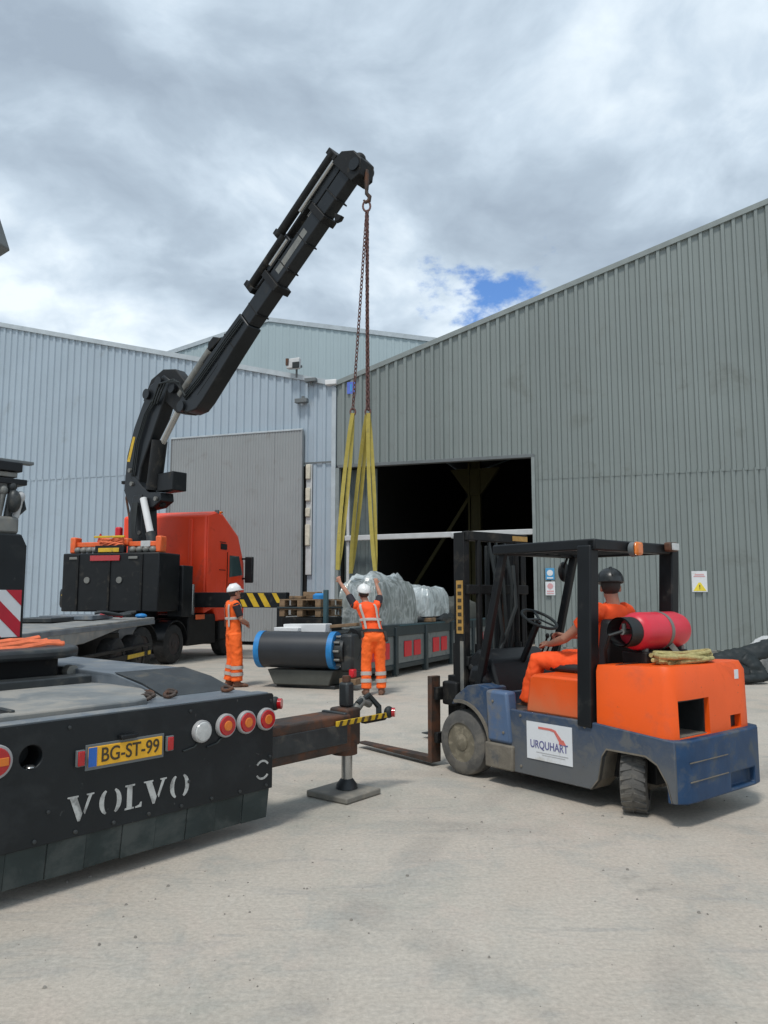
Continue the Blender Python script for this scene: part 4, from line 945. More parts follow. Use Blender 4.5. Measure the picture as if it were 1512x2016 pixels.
# cabinet with red and white board, crane above
a = MB(); a.prism([(-2.45, 1.02), (.02, 1.02), (.02, 2.12), (-.04, 2.24), (-2.45, 2.24)], (0, 3.85, 0), (1, 0, 0), (0, 0, 1), (0, .8, 0)); cbn = a.build('cabinet', 'panel', ft, bev=.02)
a = MB(); a.box(-.85, -.02, 3.838, 3.848, 1.19, 1.665); a.build('warning_board', 'stripe_white', ft)
wb = bpy.data.objects['warning_board']
for k in range(-2, 4):
    h = .475; off = -.85 + k * .335; p = []
    poly = [(off, h), (off + .17, h), (off + .17 + h, 0), (off + h, 0)]
    clip = []
    for i in range(len(poly)):                               # clip the slanted band to the board
        A_, B_ = poly[i], poly[(i + 1) % 4]
        clip.append((A_, B_))
    def clipx(P_, xl, keep):
        o_ = []
        for i in range(len(P_)):
            A_, B_ = P_[i], P_[(i + 1) % len(P_)]; ia, ib = keep(A_[0]), keep(B_[0])
            if ia: o_.append(A_)
            if ia != ib:
                t_ = (xl - A_[0]) / (B_[0] - A_[0]); o_.append((xl, A_[1] + t_ * (B_[1] - A_[1])))
        return o_
    q = clipx(poly, -.85, lambda x: x >= -.85)
    q = clipx(q, -.02, lambda x: x <= -.02) if len(q) > 2 else q
    if len(q) > 2: MB().prism([(x, z) for x, z in q], (0, 3.8345, 1.19), (1, 0, 0), (0, 0, 1), (0, .003, 0)).build('red_stripe', 'stripe_red', wb, smooth=False)
# valve block and hoses on the cabinet
a = MB(); a.box(-.62, -.05, 3.9, 4.3, 2.24, 2.42); a.build('valve_block', 'greysteel', ft, bev=.03)
for k in range(7):
    a = MB(); x = -.60 + k * .09; a.cyl((x, 3.98, 2.42), (x + .03, 3.96, 2.62 + .05 * (k % 3)), .035, n=12); a.ell((x + .03, 3.96, 2.64 + .05 * (k % 3)), .05, .05, .06, 12, 8); a.build('valve_spool', ('whitedirty', 'greysteel', 'deckdark')[k % 3], ft)
for k in range(4): MB().tube([(-.08, 4.0 + k * .06, 2.40), (.04, 4.0 + k * .06, 2.52), (.03, 4.05, 2.66), (-.12, 4.1, 2.72)], .02, 8).build('hydraulic_hose', 'rubber', ft)
MB().ell((-.12, 3.9, 2.58), .07, .07, .12).build('filter_can', 'deckdark', ft)
MB().tube([(-.5, 3.95, 2.70), (-.42, 3.93, 2.74), (-.34, 3.95, 2.70)], .025, 8).build('orange_sleeve', 'strap_orange', ft)
bx('crane_beam', 'black', ft, -2.3, -.02, 3.95, 4.2, 2.90, 3.0, bev=.01); bx('crane_beam', 'greysteel', ft, -2.3, -.06, 3.98, 4.15, 2.84, 2.895); bx('crane_beam', 'black', ft, -2.3, .02, 3.92, 4.2, 2.76, 2.82)
bx('crane_beam', 'trim_dark', ft, -2.3, .12, 4.0, 4.1, 3.0, 3.035)
bx('crane_column', 'boom', ft, -1.75, -1.25, 4.0, 4.55, 2.2, 5.6, bev=.04)
a = MB(); a.bar((-1.5, 4.25, 5.5), (-.85, 4.0, 5.6), .30, .34); a.build('crane_boom', 'boom', ft, bev=.03)
a = MB(); a.prism([(-1.0, 5.95), (-.60, 5.95), (-.31, 5.21), (-.40, 5.23), (-1.0, 5.32)], (0, 3.85, 0), (1, 0, 0), (0, 0, 1), (0, .26, 0)); a.build('boom_tip', 'trim_dark', ft, bev=.02)
# outrigger: beam, leg, ram, foot
a = MB(); a.box(-.9, .92, .10, .40, .385, .665); ob = a.build('outrigger_beam', 'rust', ft, bev=.015)
bx('beam_face_plate', 'deckdark', ft, .02, .86, .088, .10, .45, .60, bev=.004)
bx('outrigger_leg', 'rust', ft, .92, 1.09, .15, .35, .40, .70, bev=.02)
bx('leg_tube', 'deckdark', ft, .975, 1.065, .20, .30, .70, .90, bev=.02)
MB().cyl((1.02, .25, .90), (1.02, .25, .95), .035, n=16).build('leg_cap', 'rust', ft)
a = MB(); a.box(.86, .90, .12, .38, .40, .68); a.build('beam_end', 'deckdark', ft, bev=.01)
a = MB(); a.cyl((1.03, .25, .05), (1.03, .25, .43), .045, n=20); a.build('outrigger_ram', 'steel', ft)
a = MB(); a.tube([(1.03, .25, .055), (1.03, .25, .085), (1.03, .25, .13)], [.09, .085, .05], 20); a.build('foot_swivel', 'deckdark', ft)
a = MB(); a.cyl((1.0, .25, .33), (1.0, .25, .43), .105, n=16); a.build('leg_gland', 'rust', ft)
t = MB(); t.box(-.215, .215, -.215, .215, 0.0, .05); pd = t.build('outrigger_pad', 'padmat', None, bev=.012, loc=(-.325, 6.43, .002)); pd.rotation_euler = (0, 0, R(FTR + 2)); tag(pd, 'square grey-brown pad under the outrigger foot in the foreground', 'outrigger pad')
a = MB(); a.box(.72, 1.34, .07, .086, .595, .635); a.build('edge_strip', 'yellow', ft, bev=.003)
es = bpy.data.objects['edge_strip']
for k in range(7): MB().prism([(0, 0), (.03, 0), (.05, .04), (.02, .04)], (.74 + k * .085, .0665, .595), (1, 0, 0), (0, 0, 1), (0, .004, 0)).build('black_stripe', 'ink', es, smooth=False)
bx('end_arm', 'black2', ft, 1.08, 1.34, .09, .15, .57, .62, bev=.01); MB().tube([(1.10, .2, .72), (1.22, .18, .78), (1.30, .14, .68), (1.28, .12, .58)], .025, 8).build('hydraulic_hose', 'rubber', ft)
MB().tube([(1.08, .22, .66), (1.16, .2, .74), (1.25, .2, .71)], .04, 10).build('hose_coupling', 'greysteel', ft)
for x, y, z in ((.11, .10, .835), (1.37, .08, .635)):
    a = MB(); a.cyl((x - .05, y + .02, z - .05), (x - .02, y, z - .01), .018, n=10); a.ell((x - .01, y, z), .045, .04, .05); st = a.build('marker_stalk', 'rubber', ft)
    MB().cyl((x, y - .025, z), (x + .015, y - .048, z), .038, n=16).build('lens', 'red_lens', st)

# ------------------------------------------------------------------ red crane truck
CT = (-5.18, 17.8, 0); CTR = -15.0
ct = thing('crane_truck', 'red-cabbed truck carrying a tall black folding crane', 'truck', CT, CTR)
bx('chassis', 'black2', ct, -1.9, -.5, -.2, 4.3, .65, 1.05)
bx('chassis_skirt', 'black2', ct, -2.5, -.04, 1.45, 2.9, .38, 1.15, bev=.03)
bx('ballast_box', 'black', ct, -2.62, -.02, 0, .95, 1.24, 2.62, bev=.03)
for k in range(3): bx('box_rib', 'black2', ct, -2.62 + .86 * (k + .5) - .03, -2.62 + .86 * (k + .5) + .03, -.03, 0, 1.26, 2.58, bev=.01)
for x in (-1.92, -1.05): MB().tube([(x, -.0, 1.98), (x, -.03, 1.98)], .075, 16).build('lifting_eye', 'greysteel', ct)
bx('light_bar', 'red_lens', ct, -1.85, -1.05, -.035, 0, 2.43, 2.56, bev=.01)
for x in (-2.3, -.7): bx('box_latch', 'greysteel', ct, x - .12, x + .12, -.03, 0, 2.47, 2.53)
bx('side_locker', 'black', ct, -.35, .06, .96, 1.45, 1.1, 2.35, bev=.02)
for z in (1.35, 1.98): bx('locker_latch', 'greysteel', ct, -.28, -.2, .945, .96, z, z + .12)
# cab
prof = [(2.2, 1.15), (2.2, 3.72), (2.75, 3.86), (3.1, 3.84), (4.1, 3.30), (4.5, 2.55), (4.58, 1.4), (4.52, .95), (2.9, .95), (2.75, 1.3)]
a = MB(); a.prism(prof, (-2.48, 0, 0), (0, 1, 0), (0, 0, 1), (2.48, 0, 0)); cab = a.build('cab', 'cab_red', ct, bev=.06)
a = MB(); a.prism([(3.42, 1.45), (3.42, 2.75), (3.5, 2.85), (4.12, 2.82), (4.42, 2.3), (4.45, 1.45)], (.003, 0, 0), (0, 1, 0), (0, 0, 1), (.012, 0, 0)); dr = a.build('cab_door', 'cab_red', cab, bev=.01)
a = MB(); a.prism([(3.52, 2.12), (3.52, 2.72), (4.10, 2.72), (4.34, 2.2)], (.016, 0, 0), (0, 1, 0), (0, 0, 1), (.008, 0, 0)); a.build('side_window', 'glass_dark', cab)
bx('door_handle', 'black', cab, .01, .04, 3.5, 3.66, 1.9, 1.95)
a = MB(); a.box(.10, .34, 4.30, 4.42, 1.98, 2.72); a.build('mirror', 'black', cab, bev=.03)
a = MB(); a.bar((.0, 4.35, 2.66), (.2, 4.36, 2.66), .05, .05).bar((.0, 4.35, 2.1), (.2, 4.36, 2.1), .05, .05); a.build('mirror_arm', 'black', cab)
a = MB(); a.prism([(2.22, 1.3), (2.22, 3.70), (2.78, 3.84), (2.78, 1.3)], (.0, 0, 0), (0, 1, 0), (0, 0, 1), (.03, 0, 0)); a.build('air_deflector', 'cab_red', ct, bev=.015)
bx('roof_strip', 'trim_dark', cab, -.06, .035, 2.72, 2.82, 3.80, 3.9)
bx('wing_trim', 'black', cab, .0, .03, 3.42, 4.5, 1.30, 1.42, bev=.01)
bx('door_seam', 'black', cab, .001, .017, 3.405, 3.42, 1.45, 2.8, bev=0)
a = MB(); a.prism([(3.38, .95), (3.44, 1.22), (3.62, 1.36), (4.0, 1.36), (4.2, 1.2), (4.26, .95)], (-.02, 0, 0), (0, 1, 0), (0, 0, 1), (.035, 0, 0)); a.build('wheel_arch', 'black', cab)
bx('roof_marker', 'amber_lens', cab, -.10, .0, 3.0, 3.1, 3.84, 3.89)
for x in (-2.2, -.45): bx('back_rib', 'cab_red', cab, x - .05, x + .05, 2.17, 2.2, 1.4, 3.6, bev=.015)
for z in (1.35, 2.1): bx('panel_seam', 'black', cab, -.005, .018, 2.95, 3.30, z + .95, z + .965, bev=0)
bx('vent_grille', 'black', cab, .003, .02, 3.0, 3.36, 2.86, 3.02)
bx('cab_step', 'black2', ct, -.12, .02, 3.0, 4.4, .45, .95, bev=.03)
for y in (.80, -.56):
    for x, f_ in ((-.19, 1), (-2.36, -1)): wheel(ct, (x, y, .47), .47, .33, 'tyre_dark', 'rim_dark', 0, .55, face=f_).rotation_euler = (0, 0, R(-90))
for x, f_ in ((-.19, 1), (-2.36, -1)): wheel(ct, (x, 3.62, .47), .47, .33, 'tyre_dark', 'rim_dark', 0, .55, face=f_).rotation_euler = (0, 0, R(-90))
for y in (.80, -.56):
    for x in (-.37, -2.53):
        ar = [(y + .56 * math.cos(R(q)), .47 + .56 * math.sin(R(q))) for q in range(15, 166, 15)]; ar += [(p[0] * 1.0, p[1] - .03) for p in ar[::-1]]
        MB().prism(ar, (x, 0, 0), (0, 1, 0), (0, 0, 1), (.38, 0, 0)).build('mudguard', 'black', ct)
a = MB(); a.cyl((-.15, 1.75, 1.1), (-.15, 1.75, 1.9), .09, n=14); a.build('air_intake', 'steel', ct)
bx('side_reflector', 'orange_frame', ct, -.02, .01, 1.75, 2.2, 1.02, 1.14)
# outrigger beam with yellow chevrons
bx('outrigger_beam', 'black', ct, -.3, 2.34, 1.95, 2.2, 1.32, 1.70, bev=.02)
obm = [o for o in ct.children if o.name.startswith('outrigger_beam')][-1]
for k in range(4):
    q = [(0, 0), (.16, 0), (-.04, .34), (-.20, .34)] if k in (1, 2) else ([(.0, 0), (.13, 0), (.03, .18), (-.08, .18)] if k == 0 else [(.02, .1), (.14, .1), (.0, .34), (-.12, .34)])
    MB().prism(q, (1.18 + k * .30, 1.944, 1.34), (1, 0, 0), (0, 0, 1), (0, .003, 0)).build('chevron', 'yellow', obm, smooth=False)
bx('outrigger_leg', 'black', ct, 2.08, 2.26, 1.98, 2.16, .12, 1.5, bev=.015); bx('outrigger_foot', 'black2', ct, 1.98, 2.36, 1.88, 2.26, .0, .10, bev=.02)
bx('outrigger_stow', 'black', ct, -3.15, -2.55, .55, .95, 1.28, 1.82, bev=.12)
for k in range(2): MB().prism([(0, 0), (.12, .0), (.26, .2), (.14, .2)], (-3.05 + .18 * k, .545, 1.62 - .18 * k), (1, 0, 0), (0, 0, 1), (0, .003, 0)).build('chevron', 'yellow', ct, smooth=False)
# crane frame of reference: r along the boom's heading, z up
CB = Vector((-5.989, 19.1, 0)); cdv = Vector((.795, -.606, 0)); cn = Vector((.606, .795, 0))
ctm = (Matrix.Translation(Vector(CT)) @ Matrix.Rotation(R(CTR), 4, 'Z')).inverted()
def K(r, z, s_=0.0): return ctm @ (CB + cdv * r + cn * s_ + Vector((0, 0, z)))
def KV(v): return (ctm.to_3x3() @ Vector(v))
def kprism(poly, w_, name, m, bev=.02, parent=None, off=0.0):
    o_ = K(0, 0, off - w_ / 2); return MB().prism(poly, o_, KV(cdv), (0, 0, 1), KV(cn) * w_).build(name, m, parent or ct, bev=bev)
a = MB(); a.cyl(K(0, .9), K(0, 2.9), .42, .36, n=24); a.build('crane_base', 'boom', ct, bev=.02)
kprism([(-.30, 2.8), (.30, 2.8), (.24, 3.3), (.18, 4.1), (-.16, 4.1), (-.34, 3.5)], .46, 'crane_column', 'boom')
kprism([(-.62, 4.28), (-.30, 3.78), (.1, 3.72), (.62, 3.76), (.92, 3.90), (.88, 4.10), (.45, 4.14), (.15, 4.30), (-.2, 4.6)], .40, 'column_head', 'boom')
MB().ell(K(.72, 3.85, 0), .10, .10, .10).build('column_pin', 'black2', ct)
a = MB(); a.cyl(K(.34, 3.98, -.28), K(.70, 3.1, -.30), .085, n=16); a.build('strut_cylinder', 'white', ct)
a = MB(); a.cyl(K(.70, 3.12, -.30), K(1.05, 2.2, -.32), .12, n=16); a.build('strut_barrel', 'deckdark', ct)
mb = kprism([(-.64, 4.28), (-.56, 5.15), (-.30, 5.85), (.02, 6.40), (.32, 6.85), (.85, 7.02), (1.10, 6.85), (.75, 6.1), (.38, 5.4), (.05, 4.8), (-.05, 4.2)], .36, 'main_boom', 'boom', .03)
kprism([(-.535, 5.0), (-.32, 5.62), (-.22, 5.60), (-.42, 4.98)], .372, 'boom_decal', 'yellow', 0, mb)
a = MB(); a.cyl(K(.42, 4.2, -.05), K(.60, 5.42, -.05), .19, n=20); lc = a.build('lift_cylinder', 'black2', ct)
a = MB(); a.cyl(K(.66, 5.3, -.05), K(1.35, 6.15, -.05), .085, n=16); a.build('cylinder_rod', 'steel', lc)
kprism([(.62, 4.14), (1.24, 4.14), (1.24, 4.60), (.62, 4.58)], .42, 'hose_box', 'black', .02, None, .1)
MB().tube([K(-.70, 4.45), K(-.78, 4.1), K(-.62, 3.6), K(-.5, 3.2)], .03, 8).build('hydraulic_hose', 'rust', ct)
bx('boom_hook_bracket', 'black2', ct, *(lambda p: (p.x - .22, p.x + .05, p.y - .05, p.y + .05, p.z - .04, p.z + .04))(K(-.65, 4.5)))
# knuckle
kprism([(.0, 6.5), (.30, 7.0), (.78, 7.18), (1.25, 7.10), (1.62, 6.75), (1.95, 6.15), (1.75, 5.92), (1.35, 6.0), (.9, 6.35), (.5, 6.35)], .30, 'knuckle_link', 'black2')
for r_k, z_k in ((.25, 6.62), (.72, 6.85), (1.25, 6.62), (1.62, 6.10)):
    MB().cyl(K(r_k, z_k, -.26), K(r_k, z_k, .26), .13, n=18).build('knuckle_pin', 'boom', ct)
# outer boom: t along, o off the lower line
L0 = Vector((3.37, 6.82)); dt = Vector((.764, .645)); do = Vector((-.645, .764))
def T(t, o_): p = L0 + dt * t + do * o_; return (p.x, p.y)
def kbeam(t0, t1, o0, o1, w_, name, m, bev=.015, parent=None, off=0.0): return kprism([T(t0, o0), T(t1, o0), T(t1, o1), T(t0, o1)], w_, name, m, bev, parent, off)
obx = kprism([T(-1.5, .14), T(-1.2, .12), T(.2, .22), T(.9, .26), T(.9, .74), T(.0, .78), T(-.8, .80), T(-1.75, .78), T(-1.95, .62), T(-1.75, .30)], .40, 'outer_boom', 'boom', .03)
kprism([T(-.75, 1.0), T(-.55, 1.0), T(-.3, .8), T(-.62, .8)], .10, 'boom_bracket', 'black2', .01, None, -.1)
kprism([T(-.45, .95), T(-.25, 1.12), T(-.05, 1.1), T(.12, .83)], .30, 'boom_bracket', 'black2', .02)
a = MB(); a.cyl(K(*T(-1.75, .96), -.08), K(*T(-.35, .97), -.08), .105, n=16); a.build('knuckle_cylinder', 'greysteel', ct)
kbeam(.9, 1.95, .29, .71, .35, 'boom_section', 'boom', .03)
kbeam(1.88, 2.04, .20, .82, .44, 'boom_collar', 'black2')
kbeam(2.0, 3.75, .30, .70, .32, 'boom_section', 'boom', .03)
kbeam(3.66, 3.82, .24, .80, .41, 'boom_collar', 'black2')
kbeam(3.8, 4.85, .32, .70, .29, 'boom_section', 'boom', .03)
kprism([T(4.70, .16), T(4.92, .08), T(5.16, .30), T(5.16, .62), T(4.98, .90), T(4.68, .95)], .44, 'boom_head', 'black2', .02)
MB().cyl(K(*T(4.98, .34), -.26), K(*T(4.98, .34), .26), .13, n=20).build('head_sheave', 'boom', ct)
MB().ell(K(*T(5.08, .55), 0), .14, .14, .14).build('head_cap', 'black2', ct)
kprism([T(3.85, .06), T(3.95, -.02), T(4.05, .0), T(3.98, .22)], .10, 'boom_lug', 'black2', .01)
# ram packs along the upper side
for (t0, t1, o_, s_) in ((1.42, 2.85, .98, -.14), (1.42, 2.85, .98, .12), (2.72, 4.82, 1.12, -.16), (2.72, 4.82, 1.12, .12)):
    a = MB(); a.cyl(K(*T(t0, o_), s_), K(*T(t1, o_), s_), .10, n=16); ra = a.build('extension_ram', 'black2', ct)
    MB().cyl(K(*T(t0 + .75, o_ - .14), s_), K(*T(t1 + .0, o_ - .14), s_), .05, n=12).build('ram_rod', 'steel' , ra)
for t0, o_ in ((1.40, .92), (2.70, 1.05), (4.72, 1.06)): kbeam(t0, t0 + .14, o_ - .12, o_ + .22, .44, 'ram_bracket', 'black2')
kbeam(2.05, 2.9, .75, .95, .30, 'ram_cradle', 'boom'); kbeam(3.8, 4.8, .73, 1.0, .26, 'ram_cradle', 'boom')
for k in range(3):
    o_ = .50 + .055 * k
    MB().tube([K(*T(-1.6, o_ + .1), -.22), K(*T(-1.0, o_ + .02), -.235), K(*T(.2, o_), -.232), K(*T(.85, o_ - .03), -.225)], .016, 8).build('boom_hose', 'rubber', ct)
    MB().tube([K(.5 + .1 * k, 6.3, -.24), K(.9 + .12 * k, 6.75, -.34), K(1.5 + .1 * k, 6.75 - .05 * k, -.36), K(*T(-1.5, .6 + .05 * k), -.27)], .022, 8).build('boom_hose', 'rubber', ct)
    MB().tube([K(-.3 + .07 * k, 4.6, -.2), K(-.12 + .07 * k, 5.4, -.235), K(.2 + .07 * k, 6.1, -.235), K(.45 + .1 * k, 6.4, -.22)], .018, 8).build('boom_hose', 'rubber', ct)
for t0 in (.25, 1.2, 2.4, 3.1, 4.2): kbeam(t0, t0 + .03, .25, .77 if t0 < 1 else .70, .41 if t0 < 1 else (.36 if t0 < 2 else .33), 'weld_band', 'black2', .004)
kprism([T(-1.25, .36), T(-.35, .36), T(-.30, .44), T(-1.20, .44)], .415, 'side_rib', 'boom', .008)
kprism([T(2.2, .44), T(3.3, .44), T(3.3, .60), T(2.2, .60)], .326, 'decal_panel', 'greysteel', .002)
for (r_k, z_k) in ((.15, 3.15), (-.1, 3.6), (-.25, 4.4), (.75, 3.95), (-.35, 4.75)):
    MB().cyl(K(r_k, z_k, -.25), K(r_k, z_k, .25), .055, n=14).build('crane_pin', 'greysteel', ct)
for k in range(5): MB().tube([K(.05 + .07 * k, 2.6, -.30), K(.0 + .06 * k, 3.2, -.34 - .02 * k), K(-.1 + .05 * k, 3.9, -.28)], .02, 8).build('base_hose', 'rubber', ct)
# lifting gear lying on the ballast box
lf = thing('lifting_beam', 'orange lifting frame lying on the black box behind the crane', 'lifting frame', CT, CTR)
for x0, x1 in ((-2.55, -1.7), (-1.0, -.15)): bx('frame_bar', 'orange_frame', lf, x0, x1, .25, .37, 2.78, 2.90, bev=.02)
bx('frame_bar', 'orange_frame', lf, -1.7, -1.0, .2, .42, 2.80, 2.98, bev=.03)
for x in (-2.55, -.22): bx('frame_end', 'orange_frame', lf, x - .03, x + .12, .18, .45, 2.63, 3.02, bev=.03)
MB().tube([(-1.85, .3, 2.90), (-1.82, .3, 3.06), (-1.78, .3, 2.90)], .05, 8).build('frame_hook', 'red', lf)
for k in range(5): MB().ell((-2.35 + k * .16, .2, 2.70), .09, .09, .08).build('clevis', 'greysteel', lf)
for k in range(4): MB().ell((-.85 + k * .18, .2, 2.70), .09, .09, .08).build('clevis', 'greysteel', lf)
bx('frame_band', 'whitedirty', lf, -.68, -.42, .24, .38, 2.77, 2.91)
hb = thing('strap_box', 'open yellow and black box of orange straps on top of the ballast box', 'box', CT, CTR)
bx('tray', 'black', hb, -1.78, -1.0, .05, .18, 2.63, 2.80); bx('tray_band', 'yellow', hb, -1.68, -1.12, .03, .05, 2.64, 2.74); bx('tray_rim', 'yellow', hb, -1.8, -.98, .02, .06, 2.98, 3.03)
a = MB()
for k in range(8):
    pts = [(-1.70 + .11 * i, .10 + .03 * math.sin(i + k), 2.82 + .02 * k + .03 * math.sin(i * 1.4 + k * 2)) for i in range(7)]
    a.tube(pts, .03, 6, flat=.5)
a.build('strap_heap', 'strap_orange', hb)
tag(bx('fire_extinguisher_case', 'red', None, -2.02, -1.86, 1.15, 1.3, 2.6, 3.35, bev=.04, loc=CT), 'narrow red case standing beside the crane column on the truck', 'case').rotation_euler = (0, 0, R(CTR))
bx('case_stand', 'black2', ct, -2.2, -1.6, 1.0, 1.45, 1.0, 2.6, bev=.01)

# ------------------------------------------------------------------ grey flat trailer behind the ballast box
tr = thing('flat_trailer', 'flat grey-decked trailer coming from the left towards the red truck', 'trailer', (-4.85, 10.0, 0), 0)
a = MB(); a.prism([(0, 1.10), (6.4, 1.16), (6.4, 1.02), (4.2, 1.0), (2.6, .84), (0, .80)], (-2.5, 0, 0), (0, 1, 0), (0, 0, 1), (2.5, 0, 0)); a.build('deck', 'deck', tr, bev=.01)
bx('deck_edge', 'deckgrey', tr, -.03, .012, 0, 6.4, 1.02, 1.10, bev=.01)
bx('deck_block', 'deckgrey', tr, -1.6, -.6, 4.5, 5.6, 1.16, 1.24); bx('deck_block', 'deckdark', tr, -1.6, -.9, 3.4, 4.4, 1.15, 1.22)
bx('side_guard', 'black2', tr, -.06, 0, 2.5, 6.2, .58, .64); bx('side_guard', 'black2', tr, -.06, 0, 2.5, 6.2, .40, .50)
bx('side_reflector', 'yellow', tr, .0, .012, 4.75, 5.75, .41, .49); bx('side_reflector', 'yellow', tr, .0, .012, 6.0, 6.18, .41, .49)
bx('chassis', 'black2', tr, -1.8, -.7, .2, 6.3, .5, .84)
for y in (5.6, 4.4, 2.2):
    for x, f_ in ((-.2, 1), (-2.3, -1)): wheel(tr, (x, y, .42), .42, .32, 'tyre_dark', 'rim_dark', 0, .55, face=f_).rotation_euler = (0, 0, R(-90))
a = MB()
for k in range(3): a.tube([(-.75 + .12 * i, 5.0 + .1 * k + .05 * math.sin(i * 2 + k), 1.27 + .03 * math.sin(i + k)) for i in range(7)], .025, 8)
o = a.build('lashing_chain', 'deckdark', None, loc=(-4.85, 10, 0)); tag(o, 'dark lashing chain lying on the grey trailer deck', 'chain')
o = MB().tube([(-.75, 5.3, 1.22), (-.60, 5.35, 1.25), (-.45, 5.3, 1.24), (-.30, 5.25, 1.21)], .035, 8).build('tensioner', 'red', None, loc=(-4.85, 10, 0)); tag(o, 'red chain tensioner on the grey trailer deck', 'tensioner')
o = MB().ell((-.16, 6.0, 1.20), .12, .10, .05).build('blue_pad', 'blue_band', None, loc=(-4.85, 10, 0)); tag(o, 'small blue pad lying at the edge of the grey trailer deck', 'pad')

# ------------------------------------------------------------------ conveyor machine with the wrapped load
MC = (-.85, 13.5, 0); MCR = -26.0
mc = thing('conveyor', 'long grey conveyor with red side panels and a big black end drum', 'conveyor', MC, MCR)
# drum: nearly square to the view, so turned back a little within the frame
ya = Vector((-1, -.18, 0)).normalized(); d0 = Vector((-.02, .12, .66)); d1 = d0 + ya * 1.46
a = MB(); a.cyl(d0 + ya * .05, d1 - ya * .05, .318, n=40); a.build('drum', 'drum', mc, ang=60)
for p, q in ((d0, d0 + ya * .10), (d1 - ya * .10, d1)): MB().tube([p, q], .326, 40).build('drum_band', 'blue_band', mc)
a = MB(); a.cyl(d0 - ya * .16, d0, .22, n=24); a.build('drum_hub', 'deckdark', mc)
for k in range(10):
    q = 2 * math.pi * k / 10; c_ = d0 - ya * .05 + Vector((0, 0, 1)) * .25 * math.sin(q) + ya.cross(Vector((0, 0, 1))) * .25 * math.cos(q)
    MB().cyl(c_ - ya * .06, c_ + ya * .04, .022, n=8).build('hub_bolt', 'greysteel', mc)
a = MB(); a.prism([(-.02, .32), (-1.25, .32), (-1.12, .06), (-.10, .06)], d0 * 0 + Vector((0, -.02, 0)), (1, .16, 0), (0, 0, 1), (0, .8, 0)); a.build('support_skid', 'olive', mc, bev=.015)
bx('skid_foot', 'deckdark', mc, -1.2, 0, .0, .8, 0, .06)
bx('gearbox', 'deckdark', mc, .08, .34, .02, .40, .30, .95, bev=.05)
a = MB(); a.cyl((.22, .25, .9), (.22, .9, .9), .13, n=18); a.build('drive_motor', 'black2', mc)
MB().tube([(.2, .2, .95), (.34, .4, .7), (.3, .1, .4)], .03, 8).build('hydraulic_hose', 'rubber', mc)
bx('guard_lamp', 'red', mc, .28, .38, -.02, .1, .22, .36, bev=.02)
bx('motor_foot', 'wood', mc, .1, .42, -.02, .3, .1, .2)
# body
for k in range(5):
    y0 = .9 + 1.55 * k; y1 = y0 + 1.5
    bx('side_panel', 'mc_grey', mc, -.06, .0, y0, y1, .24, .80, bev=.01)
    bx('side_panel', 'mc_grey', mc, -1.5, -1.44, y0, y1, .24, .80, bev=.01)
    for (a0, a1) in ((.42, .78), (.92, 1.26)): bx('red_guard', 'red', mc, .0, .025, y0 + a0, y0 + a1, .36, .68, bev=.012)
    bx('upright', 'mc_rail', mc, -.05, .06, y1 - .02, y1 + .10, .02, .98, bev=.01); bx('upright', 'mc_rail', mc, -1.55, -1.45, y1 - .02, y1 + .10, .02, .98, bev=.01)
bx('top_rail', 'mc_rail', mc, -.10, .03, .7, 8.7, .80, 1.03, bev=.015); bx('top_rail', 'mc_rail', mc, -1.53, -1.40, .7, 8.7, .80, 1.03, bev=.015)
bx('lower_rail', 'mc_rail', mc, -.08, .015, .7, 8.7, .14, .24, bev=.01)
bx('belt_bed', 'rubber', mc, -1.44, -.06, .5, 8.7, .80, .95)
bx('rail_lip', 'teal', mc, -.02, .045, 2.6, 8.6, .99, 1.02)
